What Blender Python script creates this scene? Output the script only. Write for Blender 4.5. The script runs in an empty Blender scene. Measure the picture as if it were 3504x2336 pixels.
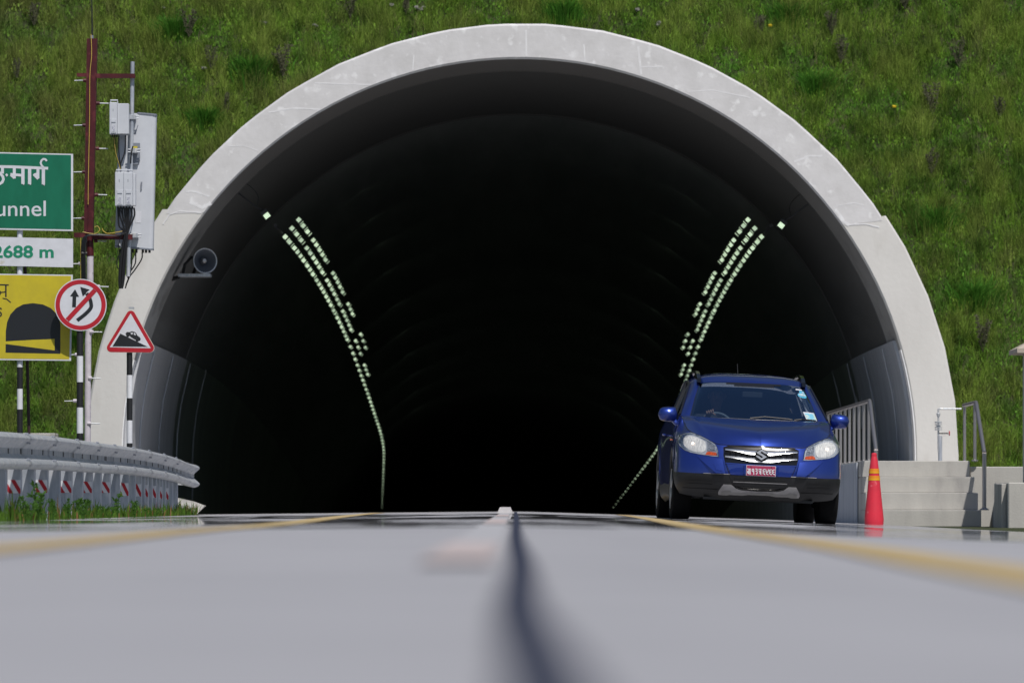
import bpy, math, random
import numpy as np
from mathutils import Vector, Matrix, noise as mnoise
from mathutils.geometry import delaunay_2d_cdt
from mathutils.bvhtree import BVHTree
R = math.radians
rng = np.random.default_rng(7); random.seed(7)
S = bpy.context.scene; COL = S.collection
# ------------------------------------------------------------------ camera
F = 15000.0; CX = 1752.0; HY = 1732.0; CH = 0.08
cd = bpy.data.cameras.new('camera'); cam = bpy.data.objects.new('camera', cd); COL.objects.link(cam)
cam.location = (0, 0, CH); cam.rotation_euler = (R(90), 0, 0)
cd.sensor_width = 36; cd.lens = F/3504*36; cd.shift_y = (HY-1168)/3504
cd.clip_start = 0.1; cd.clip_end = 5000
cd.dof.use_dof = True; cd.dof.focus_distance = 48.5; cd.dof.aperture_fstop = 3.7
S.camera = cam
# ------------------------------------------------------------------ light
SUN_EL, SUN_AZ = 55.0, 20.0       # azimuth: degrees to the right of straight behind the camera
w = bpy.data.worlds.new("World"); S.world = w; w.use_nodes = True
nt = w.node_tree; bg = nt.nodes['Background']
sky = nt.nodes.new('ShaderNodeTexSky'); sky.sky_type = 'NISHITA'; sky.sun_disc = False
sky.sun_elevation = R(SUN_EL); sky.sun_rotation = R(180-SUN_AZ)
nt.links.new(sky.outputs[0], bg.inputs[0]); bg.inputs[1].default_value = 0.075
sd = bpy.data.lights.new('sun', 'SUN'); sd.energy = 3.6; sd.angle = R(0.5); sd.color = (1, .955, .9)
sun = bpy.data.objects.new('sun', sd); COL.objects.link(sun)
sdir = Vector((math.sin(R(SUN_AZ))*math.cos(R(SUN_EL)), -math.cos(R(SUN_AZ))*math.cos(R(SUN_EL)), math.sin(R(SUN_EL))))
sun.rotation_euler = sdir.to_track_quat('Z', 'Y').to_euler(); sun.location = (0, -5, 30)
S.view_settings.view_transform = 'Standard'; S.view_settings.look = 'None'
S.view_settings.exposure = 0.0; S.view_settings.gamma = 1.0
# ------------------------------------------------------------------ helpers
OFF = {}
def at(px, py, D): return Vector(((px-CX)/F*D, D, CH+(HY-py)/F*D))
def tag(o, label=None, cat=None, group=None, kind=None):
    if label: o['label'] = label
    if cat: o['category'] = cat
    if group: o['group'] = group
    if kind: o['kind'] = kind
    return o
def thing(name, label, cat, loc=(0,0,0), group=None, rot=(0,0,0)):
    o = bpy.data.objects.new(name, None); COL.objects.link(o); o.location = loc; o.rotation_euler = rot
    o.empty_display_size = .2
    tag(o, label, cat, group); OFF[o.name] = Vector(loc); return o
def obj(name, vf, m, parent=None, smooth=False, world=True, label=None):
    v, f = vf[0], vf[1]
    off = OFF.get(parent.name, Vector()) if (parent and world) else Vector()
    me = bpy.data.meshes.new(name)
    me.from_pydata([(p[0]-off[0], p[1]-off[1], p[2]-off[2]) for p in v], [], [list(q) for q in f])
    mats = m if isinstance(m, (list, tuple)) else [m]
    for k in mats: me.materials.append(k)
    if len(vf) > 2:
        me.polygons.foreach_set('material_index', vf[2])
    me.update()
    if smooth:
        me.polygons.foreach_set('use_smooth', [True]*len(me.polygons))
        if smooth != 'all':
            try: me.set_sharp_from_angle(angle=R(35))
            except Exception: pass
    o = bpy.data.objects.new(name, me); COL.objects.link(o)
    if parent: o.parent = parent
    OFF[o.name] = off
    if label: o['label'] = label
    return o
def join(*ps):
    v, f, mi = [], [], []
    for i, p in enumerate(ps):
        n = len(v); v += list(p[0]); f += [[a+n for a in q] for q in p[1]]
        mi += list(p[2]) if len(p) > 2 else [0]*len(p[1])
    return v, f, mi
def setm(p, k): return p[0], p[1], [k]*len(p[1])
def box(x0, x1, y0, y1, z0, z1, b=0.0):
    if b <= 0:
        v = [(x, y, z) for z in (z0, z1) for y in (y0, y1) for x in (x0, x1)]
        return v, [(0,2,3,1),(4,5,7,6),(0,1,5,4),(2,6,7,3),(0,4,6,2),(1,3,7,5)]
    v = []; 
    for (z, i) in ((z0, b), (z0+b, 0), (z1-b, 0), (z1, b)):
        for (xx, yy) in ((x0+i+b*(i==0), y0+i), (x1-i-b*(i==0), y0+i), (x1-i, y0+i+b*(i==0)), (x1-i, y1-i-b*(i==0)),
                         (x1-i-b*(i==0), y1-i), (x0+i+b*(i==0), y1-i), (x0+i, y1-i-b*(i==0)), (x0+i, y0+i+b*(i==0))):
            v.append((xx, yy, z))
    f = []
    for r in range(3):
        for k in range(8):
            a = r*8+k; c = r*8+(k+1) % 8
            f.append((a, c, c+8, a+8))
    f.append(tuple(range(7, -1, -1))); f.append(tuple(range(24, 32)))
    return v, f
def xf(p, M):
    v = [tuple(M @ Vector(q)) for q in p[0]]
    return (v,)+tuple(p[1:])
def tube(pts, r, n=8, cap=True):
    pts = [Vector(p) for p in pts]; rs = r if isinstance(r, (list, tuple)) else [r]*len(pts)
    v, f = [], []; up = None
    for i, p in enumerate(pts):
        a = pts[max(0, i-1)]; b = pts[min(len(pts)-1, i+1)]
        t = (b-a).normalized()
        if up is None:
            up = Vector((0,0,1)) if abs(t.z) < .9 else Vector((0,1,0))
        u = t.cross(up)
        if u.length < 1e-4: u = t.cross(Vector((1,0,0)))
        u.normalize(); w_ = u.cross(t).normalized(); up = w_
        for k in range(n):
            an = 2*math.pi*k/n
            v.append(tuple(p+(u*math.cos(an)+w_*math.sin(an))*rs[i]))
        if i:
            for k in range(n):
                a0 = (i-1)*n+k; a1 = (i-1)*n+(k+1) % n
                f.append((a0, a1, a1+n, a0+n))
    if cap:
        f.append(tuple(range(n-1, -1, -1))); f.append(tuple(range((len(pts)-1)*n, len(pts)*n)))
    return v, f
def spline(pts, k=6):
    pts = [Vector(p) for p in pts]; out = []
    for i in range(len(pts)-1):
        p0 = pts[max(0, i-1)]; p1 = pts[i]; p2 = pts[i+1]; p3 = pts[min(len(pts)-1, i+2)]
        for j in range(k):
            t = j/k
            out.append(.5*((2*p1)+(p2-p0)*t+(2*p0-5*p1+4*p2-p3)*t*t+(3*p1-p0-3*p2+p3)*t**3))
    out.append(pts[-1]); return out
def lathe(prof, n=20, c=(0,0,0), cap=True):      # prof [(r,z)] about z
    v, f = [], []
    for (r, z) in prof:
        for k in range(n):
            a = 2*math.pi*k/n; v.append((c[0]+r*math.cos(a), c[1]+r*math.sin(a), c[2]+z))
    for i in range(len(prof)-1):
        for k in range(n):
            a = i*n+k; b = i*n+(k+1) % n; f.append((a, b, b+n, a+n))
    if cap: f.append(tuple(range(n-1, -1, -1))); f.append(tuple(range((len(prof)-1)*n, len(prof)*n)))
    return v, f
def prism(pts, y0, y1):                 # polygon in XZ, extruded from y0 (front) to y1
    a = sum(pts[i][0]*pts[(i+1) % len(pts)][1]-pts[(i+1) % len(pts)][0]*pts[i][1] for i in range(len(pts)))
    if a < 0: pts = pts[::-1]
    n = len(pts); v = [(p[0], y0, p[1]) for p in pts]+[(p[0], y1, p[1]) for p in pts]
    f = [tuple(range(n)), tuple(range(2*n-1, n-1, -1))]
    for i in range(n): j = (i+1) % n; f.append((i, i+n, j+n, j))
    return v, f
def stroke(pts, w_, y0, y1):           # constant width line in XZ as one mitred strip
    P = [Vector((p[0], p[1])) for p in pts]; L, Rr = [], []
    for i, p in enumerate(P):
        d1 = (p-P[i-1]).normalized() if i else (P[1]-P[0]).normalized()
        d2 = (P[i+1]-p).normalized() if i < len(P)-1 else d1
        n1 = Vector((-d1.y, d1.x)); n2 = Vector((-d2.y, d2.x)); m = (n1+n2)
        m = m.normalized() if m.length > 1e-3 else n1
        k = w_/2/max(.5, m.dot(n1)); L.append(p+m*k); Rr.append(p-m*k)
    v = [(q.x, y0, q.y) for q in L]+[(q.x, y0, q.y) for q in Rr]+[(q.x, y1, q.y) for q in L]+[(q.x, y1, q.y) for q in Rr]
    n = len(P); f = []
    for i in range(n-1):
        f += [(n+i, n+i+1, i+1, i), (i, i+1, 2*n+i+1, 2*n+i), (n+i+1, n+i, 3*n+i, 3*n+i+1)]
    f += [(0, 2*n, 3*n, n), (n-1, 2*n-1, 4*n-1, 3*n-1)]
    return v, f
def arcpts(cx, cz, r, a0, a1, n=24): return [(cx+r*math.cos(R(a0+(a1-a0)*i/n)), cz+r*math.sin(R(a0+(a1-a0)*i/n))) for i in range(n+1)]
def ringplate(cx, cz, r0, r1, y0, y1, n=48):
    v, f = [], []
    for (r, y) in ((r1, y0), (r0, y0), (r0, y1), (r1, y1)):
        for k in range(n): a = 2*math.pi*k/n; v.append((cx+r*math.cos(a), y, cz+r*math.sin(a)))
    for j in range(4):
        for k in range(n):
            a = j*n+k; b = j*n+(k+1) % n; c = ((j+1) % 4)*n
            f.append((a, b, c+(k+1) % n, c+k))
    return v, f
def textmesh(s, x0, x1, z0, z1, y, th=.002, bold=0.0):
    cu = bpy.data.curves.new('t', 'FONT'); cu.body = s; cu.size = 1; cu.offset = bold; cu.resolution_u = 4
    o = bpy.data.objects.new('t', cu); COL.objects.link(o)
    dg = bpy.context.evaluated_depsgraph_get(); dg.update(); me = o.evaluated_get(dg).to_mesh()
    V = np.array([v.co[:] for v in me.vertices]); Fc = [list(p.vertices) for p in me.polygons]
    o.evaluated_get(dg).to_mesh_clear(); bpy.data.objects.remove(o); bpy.data.curves.remove(cu)
    mn = V.min(0); mx = V.max(0)
    V[:, 0] = x0+(V[:, 0]-mn[0])/(mx[0]-mn[0])*(x1-x0); V[:, 1] = z0+(V[:, 1]-mn[1])/(mx[1]-mn[1])*(z1-z0)
    return [(a[0], y, a[1]) for a in V], Fc
# ------------------------------------------------------------------ materials
def mat(name, col, rough=.6, metal=0, spec=.5, coat=0, emit=None, es=0):
    m = bpy.data.materials.new(name); m.use_nodes = True; b = m.node_tree.nodes['Principled BSDF']
    b.inputs['Base Color'].default_value = (*col, 1); b.inputs['Roughness'].default_value = rough
    b.inputs['Metallic'].default_value = metal; b.inputs['Specular IOR Level'].default_value = spec
    b.inputs['Coat Weight'].default_value = coat; b.inputs['Coat Roughness'].default_value = .03
    if emit: b.inputs['Emission Color'].default_value = (*emit, 1); b.inputs['Emission Strength'].default_value = es
    return m
def N(m, t, **kw):
    n = m.node_tree.nodes.new(t)
    for k, v in kw.items(): setattr(n, k, v)
    return n
def mottled(name, c1, c2, scale=3, rough=.8, detail=8, stretch=(1,1,1), bump=0.0, bscale=60, metal=0, c3=None, s3=.6, t3=(.5,.7), rmin=None, spec=.4, lo=.35, hi=.65, coat=0):
    m = mat(name, c1, rough, metal, spec, coat); t = m.node_tree; L = t.links; b = t.nodes['Principled BSDF']
    tc = N(m, 'ShaderNodeTexCoord'); mp = N(m, 'ShaderNodeMapping'); mp.inputs['Scale'].default_value = stretch
    L.new(tc.outputs['Object'], mp.inputs[0])
    nz = N(m, 'ShaderNodeTexNoise'); nz.inputs['Scale'].default_value = scale; nz.inputs['Detail'].default_value = detail; nz.inputs['Roughness'].default_value = .62
    L.new(mp.outputs[0], nz.inputs['Vector'])
    r = N(m, 'ShaderNodeMapRange'); r.inputs[1].default_value = lo; r.inputs[2].default_value = hi; L.new(nz.outputs[0], r.inputs[0])
    mx = N(m, 'ShaderNodeMix', data_type='RGBA'); mx.inputs[6].default_value = (*c1, 1); mx.inputs[7].default_value = (*c2, 1)
    L.new(r.outputs[0], mx.inputs[0]); out = mx.outputs[2]
    if c3:
        n3 = N(m, 'ShaderNodeTexNoise'); n3.inputs['Scale'].default_value = s3; n3.inputs['Detail'].default_value = 5; L.new(mp.outputs[0], n3.inputs['Vector'])
        r3 = N(m, 'ShaderNodeMapRange'); r3.inputs[1].default_value = t3[0]; r3.inputs[2].default_value = t3[1]; L.new(n3.outputs[0], r3.inputs[0])
        m3 = N(m, 'ShaderNodeMix', data_type='RGBA'); L.new(r3.outputs[0], m3.inputs[0]); L.new(out, m3.inputs[6]); m3.inputs[7].default_value = (*c3, 1); out = m3.outputs[2]
    L.new(out, b.inputs['Base Color'])
    if rmin is not None:
        rr = N(m, 'ShaderNodeMapRange'); rr.inputs[3].default_value = rmin; rr.inputs[4].default_value = rough; L.new(nz.outputs[0], rr.inputs[0]); L.new(rr.outputs[0], b.inputs['Roughness'])
    if bump > 0:
        n2 = N(m, 'ShaderNodeTexNoise'); n2.inputs['Scale'].default_value = bscale; n2.inputs['Detail'].default_value = 4; L.new(tc.outputs['Object'], n2.inputs['Vector'])
        bp = N(m, 'ShaderNodeBump'); bp.inputs['Strength'].default_value = bump; bp.inputs['Distance'].default_value = .01
        L.new(n2.outputs[0], bp.inputs['Height']); L.new(bp.outputs[0], b.inputs['Normal'])
    return m
M = {}
M['concrete'] = mottled('concrete', (.645,.635,.64), (.56,.55,.55), 2.6, .85, bump=.35, bscale=14, c3=(.74,.735,.74), s3=5.5, t3=(.58,.68))
M['concrete_warm'] = mottled('concrete_warm', (.64,.625,.60), (.58,.565,.54), 1.2, .85, bump=.3, bscale=14, c3=(.51,.485,.45), s3=2.2, t3=(.6,.8), stretch=(1,1,.4))
M['smear'] = mottled('cement_smear', (.76,.76,.77), (.66,.65,.66), 8, .8)
M['concrete_low'] = mottled('concrete_low', (.47,.455,.42), (.39,.375,.35), 3, .85, stretch=(1,1,.35), bump=.25, bscale=40, c3=(.30,.29,.275), s3=3.2, t3=(.57,.72))
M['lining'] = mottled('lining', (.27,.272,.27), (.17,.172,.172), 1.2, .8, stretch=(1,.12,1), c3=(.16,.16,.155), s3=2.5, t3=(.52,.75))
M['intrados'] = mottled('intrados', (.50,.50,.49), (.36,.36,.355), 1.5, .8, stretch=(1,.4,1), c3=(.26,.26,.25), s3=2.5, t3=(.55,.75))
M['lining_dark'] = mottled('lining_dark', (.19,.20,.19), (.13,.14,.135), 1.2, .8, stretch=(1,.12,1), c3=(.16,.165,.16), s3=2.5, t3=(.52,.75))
def height_tone(m, z0, z1, col):  # blends the base colour to a darker one with height, edge broken by noise
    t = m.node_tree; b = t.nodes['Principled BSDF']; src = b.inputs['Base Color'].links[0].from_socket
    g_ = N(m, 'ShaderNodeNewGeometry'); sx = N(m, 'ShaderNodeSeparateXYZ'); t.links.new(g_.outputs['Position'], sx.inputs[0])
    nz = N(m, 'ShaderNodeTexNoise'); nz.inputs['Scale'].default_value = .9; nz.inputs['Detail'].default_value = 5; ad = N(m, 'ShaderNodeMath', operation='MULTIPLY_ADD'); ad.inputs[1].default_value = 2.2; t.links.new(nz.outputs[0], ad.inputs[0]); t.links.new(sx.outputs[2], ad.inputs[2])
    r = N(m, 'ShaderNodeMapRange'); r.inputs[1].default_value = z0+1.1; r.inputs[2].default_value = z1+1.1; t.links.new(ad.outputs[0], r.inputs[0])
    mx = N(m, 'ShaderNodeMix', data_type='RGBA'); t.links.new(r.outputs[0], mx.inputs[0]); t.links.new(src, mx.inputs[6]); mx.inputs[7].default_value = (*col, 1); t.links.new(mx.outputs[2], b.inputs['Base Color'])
height_tone(M['intrados'], 1.6, 5.2, (.13,.125,.12)); height_tone(M['lining'], .6, 4.6, (.075,.075,.072))
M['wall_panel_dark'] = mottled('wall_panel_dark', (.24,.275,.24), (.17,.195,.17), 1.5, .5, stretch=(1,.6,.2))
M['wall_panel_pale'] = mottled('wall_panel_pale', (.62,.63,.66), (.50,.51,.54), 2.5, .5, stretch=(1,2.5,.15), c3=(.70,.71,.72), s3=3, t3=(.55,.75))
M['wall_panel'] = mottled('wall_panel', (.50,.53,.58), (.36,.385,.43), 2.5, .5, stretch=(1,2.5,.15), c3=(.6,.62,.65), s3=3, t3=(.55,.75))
M['white_paint'] = mottled('white_paint', (.90,.90,.91), (.82,.82,.83), 6, .6)
M['soil'] = mottled('soil', (.045,.055,.016), (.025,.035,.010), 1.5, .95, bump=.6, bscale=8, c3=(.08,.07,.035), s3=.8, t3=(.6,.8))
M['galv'] = mottled('galvanised', (.52,.545,.58), (.33,.36,.40), 7, .5, stretch=(3,1,.6), metal=.3, c3=(.66,.65,.63), s3=14, t3=(.5,.7), rmin=.32)
M['galv_post'] = mottled('galvanised_post', (.44,.47,.52), (.30,.33,.38), 4, .55, stretch=(2,1,.5), metal=.2, c3=(.56,.57,.6), s3=6, t3=(.5,.7))
M['steel'] = mat('stainless', (.42,.40,.40), .42, .9)
M['maroon'] = mottled('maroon_paint', (.075,.007,.011), (.05,.006,.009), 9, .5, c3=(.16,.03,.035), s3=7, t3=(.55,.75))
M['pinkwhite'] = mottled('pale_paint', (.62,.58,.62), (.52,.48,.53), 9, .55, c3=(.3,.27,.3), s3=16, t3=(.62,.7))
M['white'] = mottled('white_enamel', (.72,.73,.76), (.64,.65,.69), 9, .45)
M['black'] = mat('black_paint', (.012,.012,.014), .5)
M['rubber'] = mat('black_rubber', (.004,.004,.0045), .95, 0, .2)
M['cable'] = mat('cable', (.01,.01,.012), .45)
M['yellowwire'] = mat('yellow_wire', (.55,.4,.08), .5)
M['equip'] = mottled('equipment_grey', (.56,.58,.62), (.50,.52,.56), 4, .45, detail=3)
M['equip_dark'] = mat('equipment_dark', (.20,.22,.26), .5)
M['green'] = mottled('sign_green', (.008,.155,.085), (.006,.125,.068), 6, .4, stretch=(1,1,.4))
M['signwhite'] = mottled('sign_white', (.66,.67,.72), (.58,.59,.63), 7, .45, c3=(.5,.46,.38), s3=5, t3=(.66,.8))
M['signgreentext'] = mat('green_letters', (.008,.22,.12), .45)
M['yellow'] = mottled('sign_yellow', (.56,.46,.025), (.48,.39,.03), 5, .4)
M['red'] = mottled('sign_red', (.46,.018,.03), (.38,.016,.028), 6, .4)
M['signblack'] = mat('sign_black', (.012,.014,.018), .45)
M['alu'] = mat('alu_back', (.4,.4,.4), .4, .8)
M['lamp'] = mat('lamp_lens', (.6,.7,.6), .4, emit=(.62,.80,.54), es=1.0)
M['lampbody'] = mat('lamp_body', (.04,.04,.045), .6)
M['cone'] = mottled('cone_red', (.72,.032,.06), (.62,.03,.055), 7, .5, c3=(.8,.25,.26), s3=9, t3=(.62,.74))
M['coneorange'] = mat('cone_orange', (.75,.25,.01), .45)
M['coneyellow'] = mat('cone_yellow', (.75,.36,.01), .45)
M['yellow_line'] = mottled('yellow_line', (.50,.36,.15), (.43,.33,.17), 6, .8, c3=(.38,.35,.31), s3=9, t3=(.55,.7))
M['salmon'] = mottled('salmon_paint', (.52,.43,.42), (.45,.40,.39), 6, .8)
M['whiteline'] = mottled('white_line', (.62,.6,.6), (.5,.48,.48), 6, .8)
M['tar'] = mottled('tar_joint', (.018,.022,.045), (.03,.034,.06), 8, .8)
M['stone'] = mottled('stone', (.27,.26,.24), (.15,.15,.13), 9, .9)
M['dry'] = mat('dry_stalk', (.06,.062,.03), .9)
M['flower'] = mat('yellow_flower', (.8,.55,.02), .7)
M['orangething'] = mat('orange_flower', (.8,.2,.02), .6)
# grass with per blade colours
def foliage(name, attr=True, col=(.05,.1,.02)):
    m = mat(name, col, .7, spec=.12); t = m.node_tree; b = t.nodes['Principled BSDF']
    tr = N(m, 'ShaderNodeBsdfTranslucent'); mx = N(m, 'ShaderNodeMixShader'); mx.inputs[0].default_value = .3
    if attr:
        a = N(m, 'ShaderNodeAttribute', attribute_name='tint'); t.links.new(a.outputs['Color'], b.inputs['Base Color']); t.links.new(a.outputs['Color'], tr.inputs[0])
    else: tr.inputs[0].default_value = (*col, 1)
    t.links.new(b.outputs[0], mx.inputs[1]); t.links.new(tr.outputs[0], mx.inputs[2]); t.links.new(mx.outputs[0], t.nodes['Material Output'].inputs[0])
    return m
M['grass'] = foliage('grass')
# road: pale concrete with mirror-smooth patches far ahead imitating heat shimmer
def road_mat():
    m = mottled('road_concrete', (.392,.390,.410), (.342,.340,.360), 1.3, .7, detail=9, c3=(.28,.28,.30), s3=1.6, t3=(.5,.75), spec=.25)
    t = m.node_tree; L = t.links; b = t.nodes['Principled BSDF']; tc = N(m, 'ShaderNodeTexCoord')
    mp = N(m, 'ShaderNodeMapping'); mp.inputs['Scale'].default_value = (.8, .22, 1); L.new(tc.outputs['Object'], mp.inputs[0])
    nz = N(m, 'ShaderNodeTexNoise'); nz.inputs['Scale'].default_value = 1; nz.inputs['Detail'].default_value = 6; nz.inputs['Roughness'].default_value = .6; L.new(mp.outputs[0], nz.inputs[0])
    sx = N(m, 'ShaderNodeSeparateXYZ'); L.new(tc.outputs['Object'], sx.inputs[0])
    def mr(a, bb, c, d, src):
        r = N(m, 'ShaderNodeMapRange'); r.inputs[1].default_value = a; r.inputs[2].default_value = bb; r.inputs[3].default_value = c; r.inputs[4].default_value = d; L.new(src, r.inputs[0]); return r.outputs[0]
    up = mr(15.5, 18.5, 0, 1, sx.outputs[1]); dn = mr(46, 60, 1, 0, sx.outputs[1])
    mu = N(m, 'ShaderNodeMath', operation='MULTIPLY'); L.new(up, mu.inputs[0]); L.new(dn, mu.inputs[1])
    ns = mr(.43, .48, 0, 1, nz.outputs[0])
    m2 = N(m, 'ShaderNodeMath', operation='MULTIPLY'); L.new(mu.outputs[0], m2.inputs[0]); L.new(ns, m2.inputs[1])
    L.new(mr(0, 1, .75, .015, m2.outputs[0]), b.inputs['Roughness'])
    L.new(mr(0, 1, .2, .6, m2.outputs[0]), b.inputs['Specular IOR Level'])
    return m
M['road'] = road_mat()
# ------------------------------------------------------------------ terrain functions
def crown(X): 
    q = math.sqrt(X*X+.09)-.3; q = min(q, 5.0)
    return -q*(.034 if X > 0 else .010)
def zl(D): return 0.0 if D <= 70 else (-.0011*(D-70)**2 if D < 99 else -.925-.074*(D-99))
def xc(D): return .1+.0034*min(38, max(0, D-70))-(.0 if D < 117 else (.00165*(D-117)**2 if D < 127 else .165+.033*(D-127)))
def sheet(xs, ys, zf):
    v = [(x, y, zf(x, y)) for y in ys for x in xs]; nx = len(xs)
    f = [(j*nx+i, j*nx+i+1, (j+1)*nx+i+1, (j+1)*nx+i) for j in range(len(ys)-1) for i in range(nx-1)]
    return v, f
# ------------------------------------------------------------------ road and ground
xs = [-5, -4, -3, -2, -1.2, -.8, -.5, -.3, -.2, -.1, 0, .1, .2, .3, .5, .8, 1.2, 2, 3, 4, 4.54]
ys = [-30, -10, 0, 1, 2, 3, 4, 6, 8, 10, 15, 20, 25, 30, 35, 40, 45, 50, 55, 60, 65]+list(range(70, 176, 3))
tag(obj('road', sheet(xs, ys, lambda x, y: crown(x)+zl(y)), M['road'], smooth='all'), kind='structure', label='pale grey concrete road running into the tunnel')
gx = [-400, -60, -20, -10, -7, -6, -5.5, -5.1, -4, 0, 4, 5, 6, 8, 12, 20, 60, 400]
gy = [-400, -100, -30, 0, 10, 20, 30, 36, 40, 50, 60, 66.2]
def gz(x, y): 
    return crown(x)-.012 if x > -5.5 else crown(x)+.02
tag(obj('ground', sheet(gx, gy, gz), M['soil'], smooth='all'), kind='structure', label='earth verge beside the road')
def strip(pts, wid, dz, y0=None):
    P = spline([(x, y, 0) for x, y in pts], 10); v = []; f = []
    for i, p in enumerate(P):
        for s in (-1, 1):
            x = p.x+s*wid/2; v.append((x, p.y, crown(x)+zl(p.y)+dz))
        if i: f.append((2*i-2, 2*i-1, 2*i+1, 2*i))
    return v, f
tag(obj('road_marking', strip([(-.078,7),(-.08,30),(-.078,51)], .11, .0035), mottled('worn_white', (.43,.425,.44), (.38,.38,.40), 4, .8)), 'long worn pale line along the middle of the road', 'road marking', kind='structure')
tag(obj('road_marking', strip([(-1.02,1.5),(-1.04,9),(-1.13,15),(-1.15,22),(-1.6,43),(-1.95,64)], .2, .0045), M['yellow_line']), 'worn yellow line painted left of the middle of the road', 'road marking', kind='structure')
tag(obj('road_marking', strip([(.62,1.5),(.69,6),(.8,11),(.9,21),(1.3,43),(1.6,64)], .2, .0045), M['yellow_line']), 'worn yellow line painted right of the middle of the road', 'road marking', kind='structure')
tag(obj('expansion_joint', strip([(.018,.5),(.015,2),(.006,3.4),(.013,6),(.012,12),(.03,30),(.05,62)], .034, .005), M['tar']), 'dark tar joint along the middle of the road', 'road joint', kind='structure')
for (a, b) in ((6, 9.2), (19, 26), (33, 41)):
    tag(obj('road_marking', strip([(-.078,a),(-.08,(a+b)/2),(-.078,b)], .1, .0065), M['salmon']), 'faded salmon dash on the middle line of the road', 'road marking', kind='structure')
# raised divider
dv = thing('lane_divider', 'low white and salmon raised strip in the middle of the road at the tunnel mouth', 'lane divider', (-.08, 52, 0))
for k in range(6):
    y = 52+k*2
    z = crown(-.08)
    v = [(-.175,y,z),(.01,y,z),(-.02,y,.072),(-.145,y,.072),(-.175,y+1.96,z),(.01,y+1.96,z),(-.02,y+1.96,.072),(-.145,y+1.96,.072)]
    obj('block', (v, [(0,1,2,3),(7,6,5,4),(0,4,5,1),(1,5,6,2),(2,6,7,3),(3,7,4,0)]), M['salmon'] if k % 2 else M['whiteline'], dv)
# ------------------------------------------------------------------ tunnel
RI, RO, ZC = 5.88, 6.52, .83; Y0 = 65.0
def prof(r, cx, cz, zb, a0=0, a1=180, n=48):
    p = [(cx+r, zb)]+arcpts(cx, cz, r, 0, 180, n)+[(cx-r, zb)]; return p
def loft(profs, ys_):
    v = []; n = len(profs[0])
    for p, y in zip(profs, ys_): v += [(q[0], y, q[1]) for q in p]
    f = [(j*n+i, j*n+i+1, (j+1)*n+i+1, (j+1)*n+i) for j in range(len(profs)-1) for i in range(n-1)]
    return v, f
tun = thing('tunnel', 'arched concrete tunnel mouth cut into the grassy slope', 'tunnel', (0.1, Y0, 0))
# portal ring: cast segments, slightly uneven, straight outer facets
segang = [(-1, 0)]
cuts = [4, 35, 58, 80, 95, 118, 146]     # joints of the arch, degrees
cuts = [35.5, 142.2]
def ringseg(a0, a1, dy, ri=RI, ro=6.40, yb=69.0, low=None, gap=.0):
    ox = .15
    v, f, mi = [], [], []
    n = max(2, int((a1-a0)/2.4)); A = [a0+gap*20+(a1-a0-gap*40)*i/n for i in range(n+1)]; OA = {35.5: 33.0, 142.2: 146.0, 35.9: 33.4, 141.8: 145.6}; c0 = OA.get(round(a0, 2), a0); c1 = OA.get(round(a1, 2), a1); B = [c0+gap*20+(c1-c0-gap*40)*i/n for i in range(n+1)]
    FA = 7.2
    def outer(a):     # polygonal outer edge
        k = math.floor((a)/FA); mid = (k+.5)*FA
        return ro*math.cos(R(FA/2))/math.cos(R(a-mid))+.015
    P_in = [(.1+ri*math.cos(R(a)), ZC+ri*math.sin(R(a))) for a in A]
    P_out = [(ox+outer(a)*math.cos(R(a)), ZC+outer(a)*math.sin(R(a))) for a in B]
    if low == 'r': P_in = [(.1+ri, -.35)]+P_in; P_out = [(ox+ro, -.35)]+P_out
    if low == 'l': P_in += [(.1-ri, -.35)]; P_out += [(ox-ro, -.35)]
    ch = .03
    for i, (a, b) in enumerate(zip(P_in, P_out)):
        d = Vector((b[0]-a[0], b[1]-a[1])).normalized()
        v += [(a[0], Y0+dy+ch, a[1]), (a[0]+d.x*ch, Y0+dy, a[1]+d.y*ch), (b[0]-d.x*ch, Y0+dy, b[1]-d.y*ch), (b[0], Y0+dy+ch, b[1]), (b[0], yb+6, b[1]), (a[0], Y0+1.8, a[1])]
        if i:
            o = (i-1)*6
            for k in range(6): f.append((o+k, o+(k+1) % 6, o+6+(k+1) % 6, o+6+k)); mi.append(1 if k in (4, 5) else (2 if low else 0))
    m_ = len(P_in)-1
    f += [tuple(range(5, -1, -1)), tuple(range(m_*6, m_*6+6))]
    return v, f, mi+[2, 2]
dys = [0.0]*7
bounds = [0]+cuts+[180]; OUTA = {35.5: 33.0, 142.2: 146.0}; parts = []
for i in range(len(bounds)-1):
    low = 'r' if i == 0 else ('l' if i == len(bounds)-2 else None)
    ro = 6.46 if low else 6.40
    parts.append(ringseg(bounds[i]-(.4 if low == 'l' else 0), bounds[i+1]+(.4 if low == 'r' else 0), 0.004 if low else 0.0, RI, ro, low=low))
ring = obj('portal_ring', join(*parts), [M['concrete'], M['intrados'], M['concrete_warm']], tun)
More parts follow.
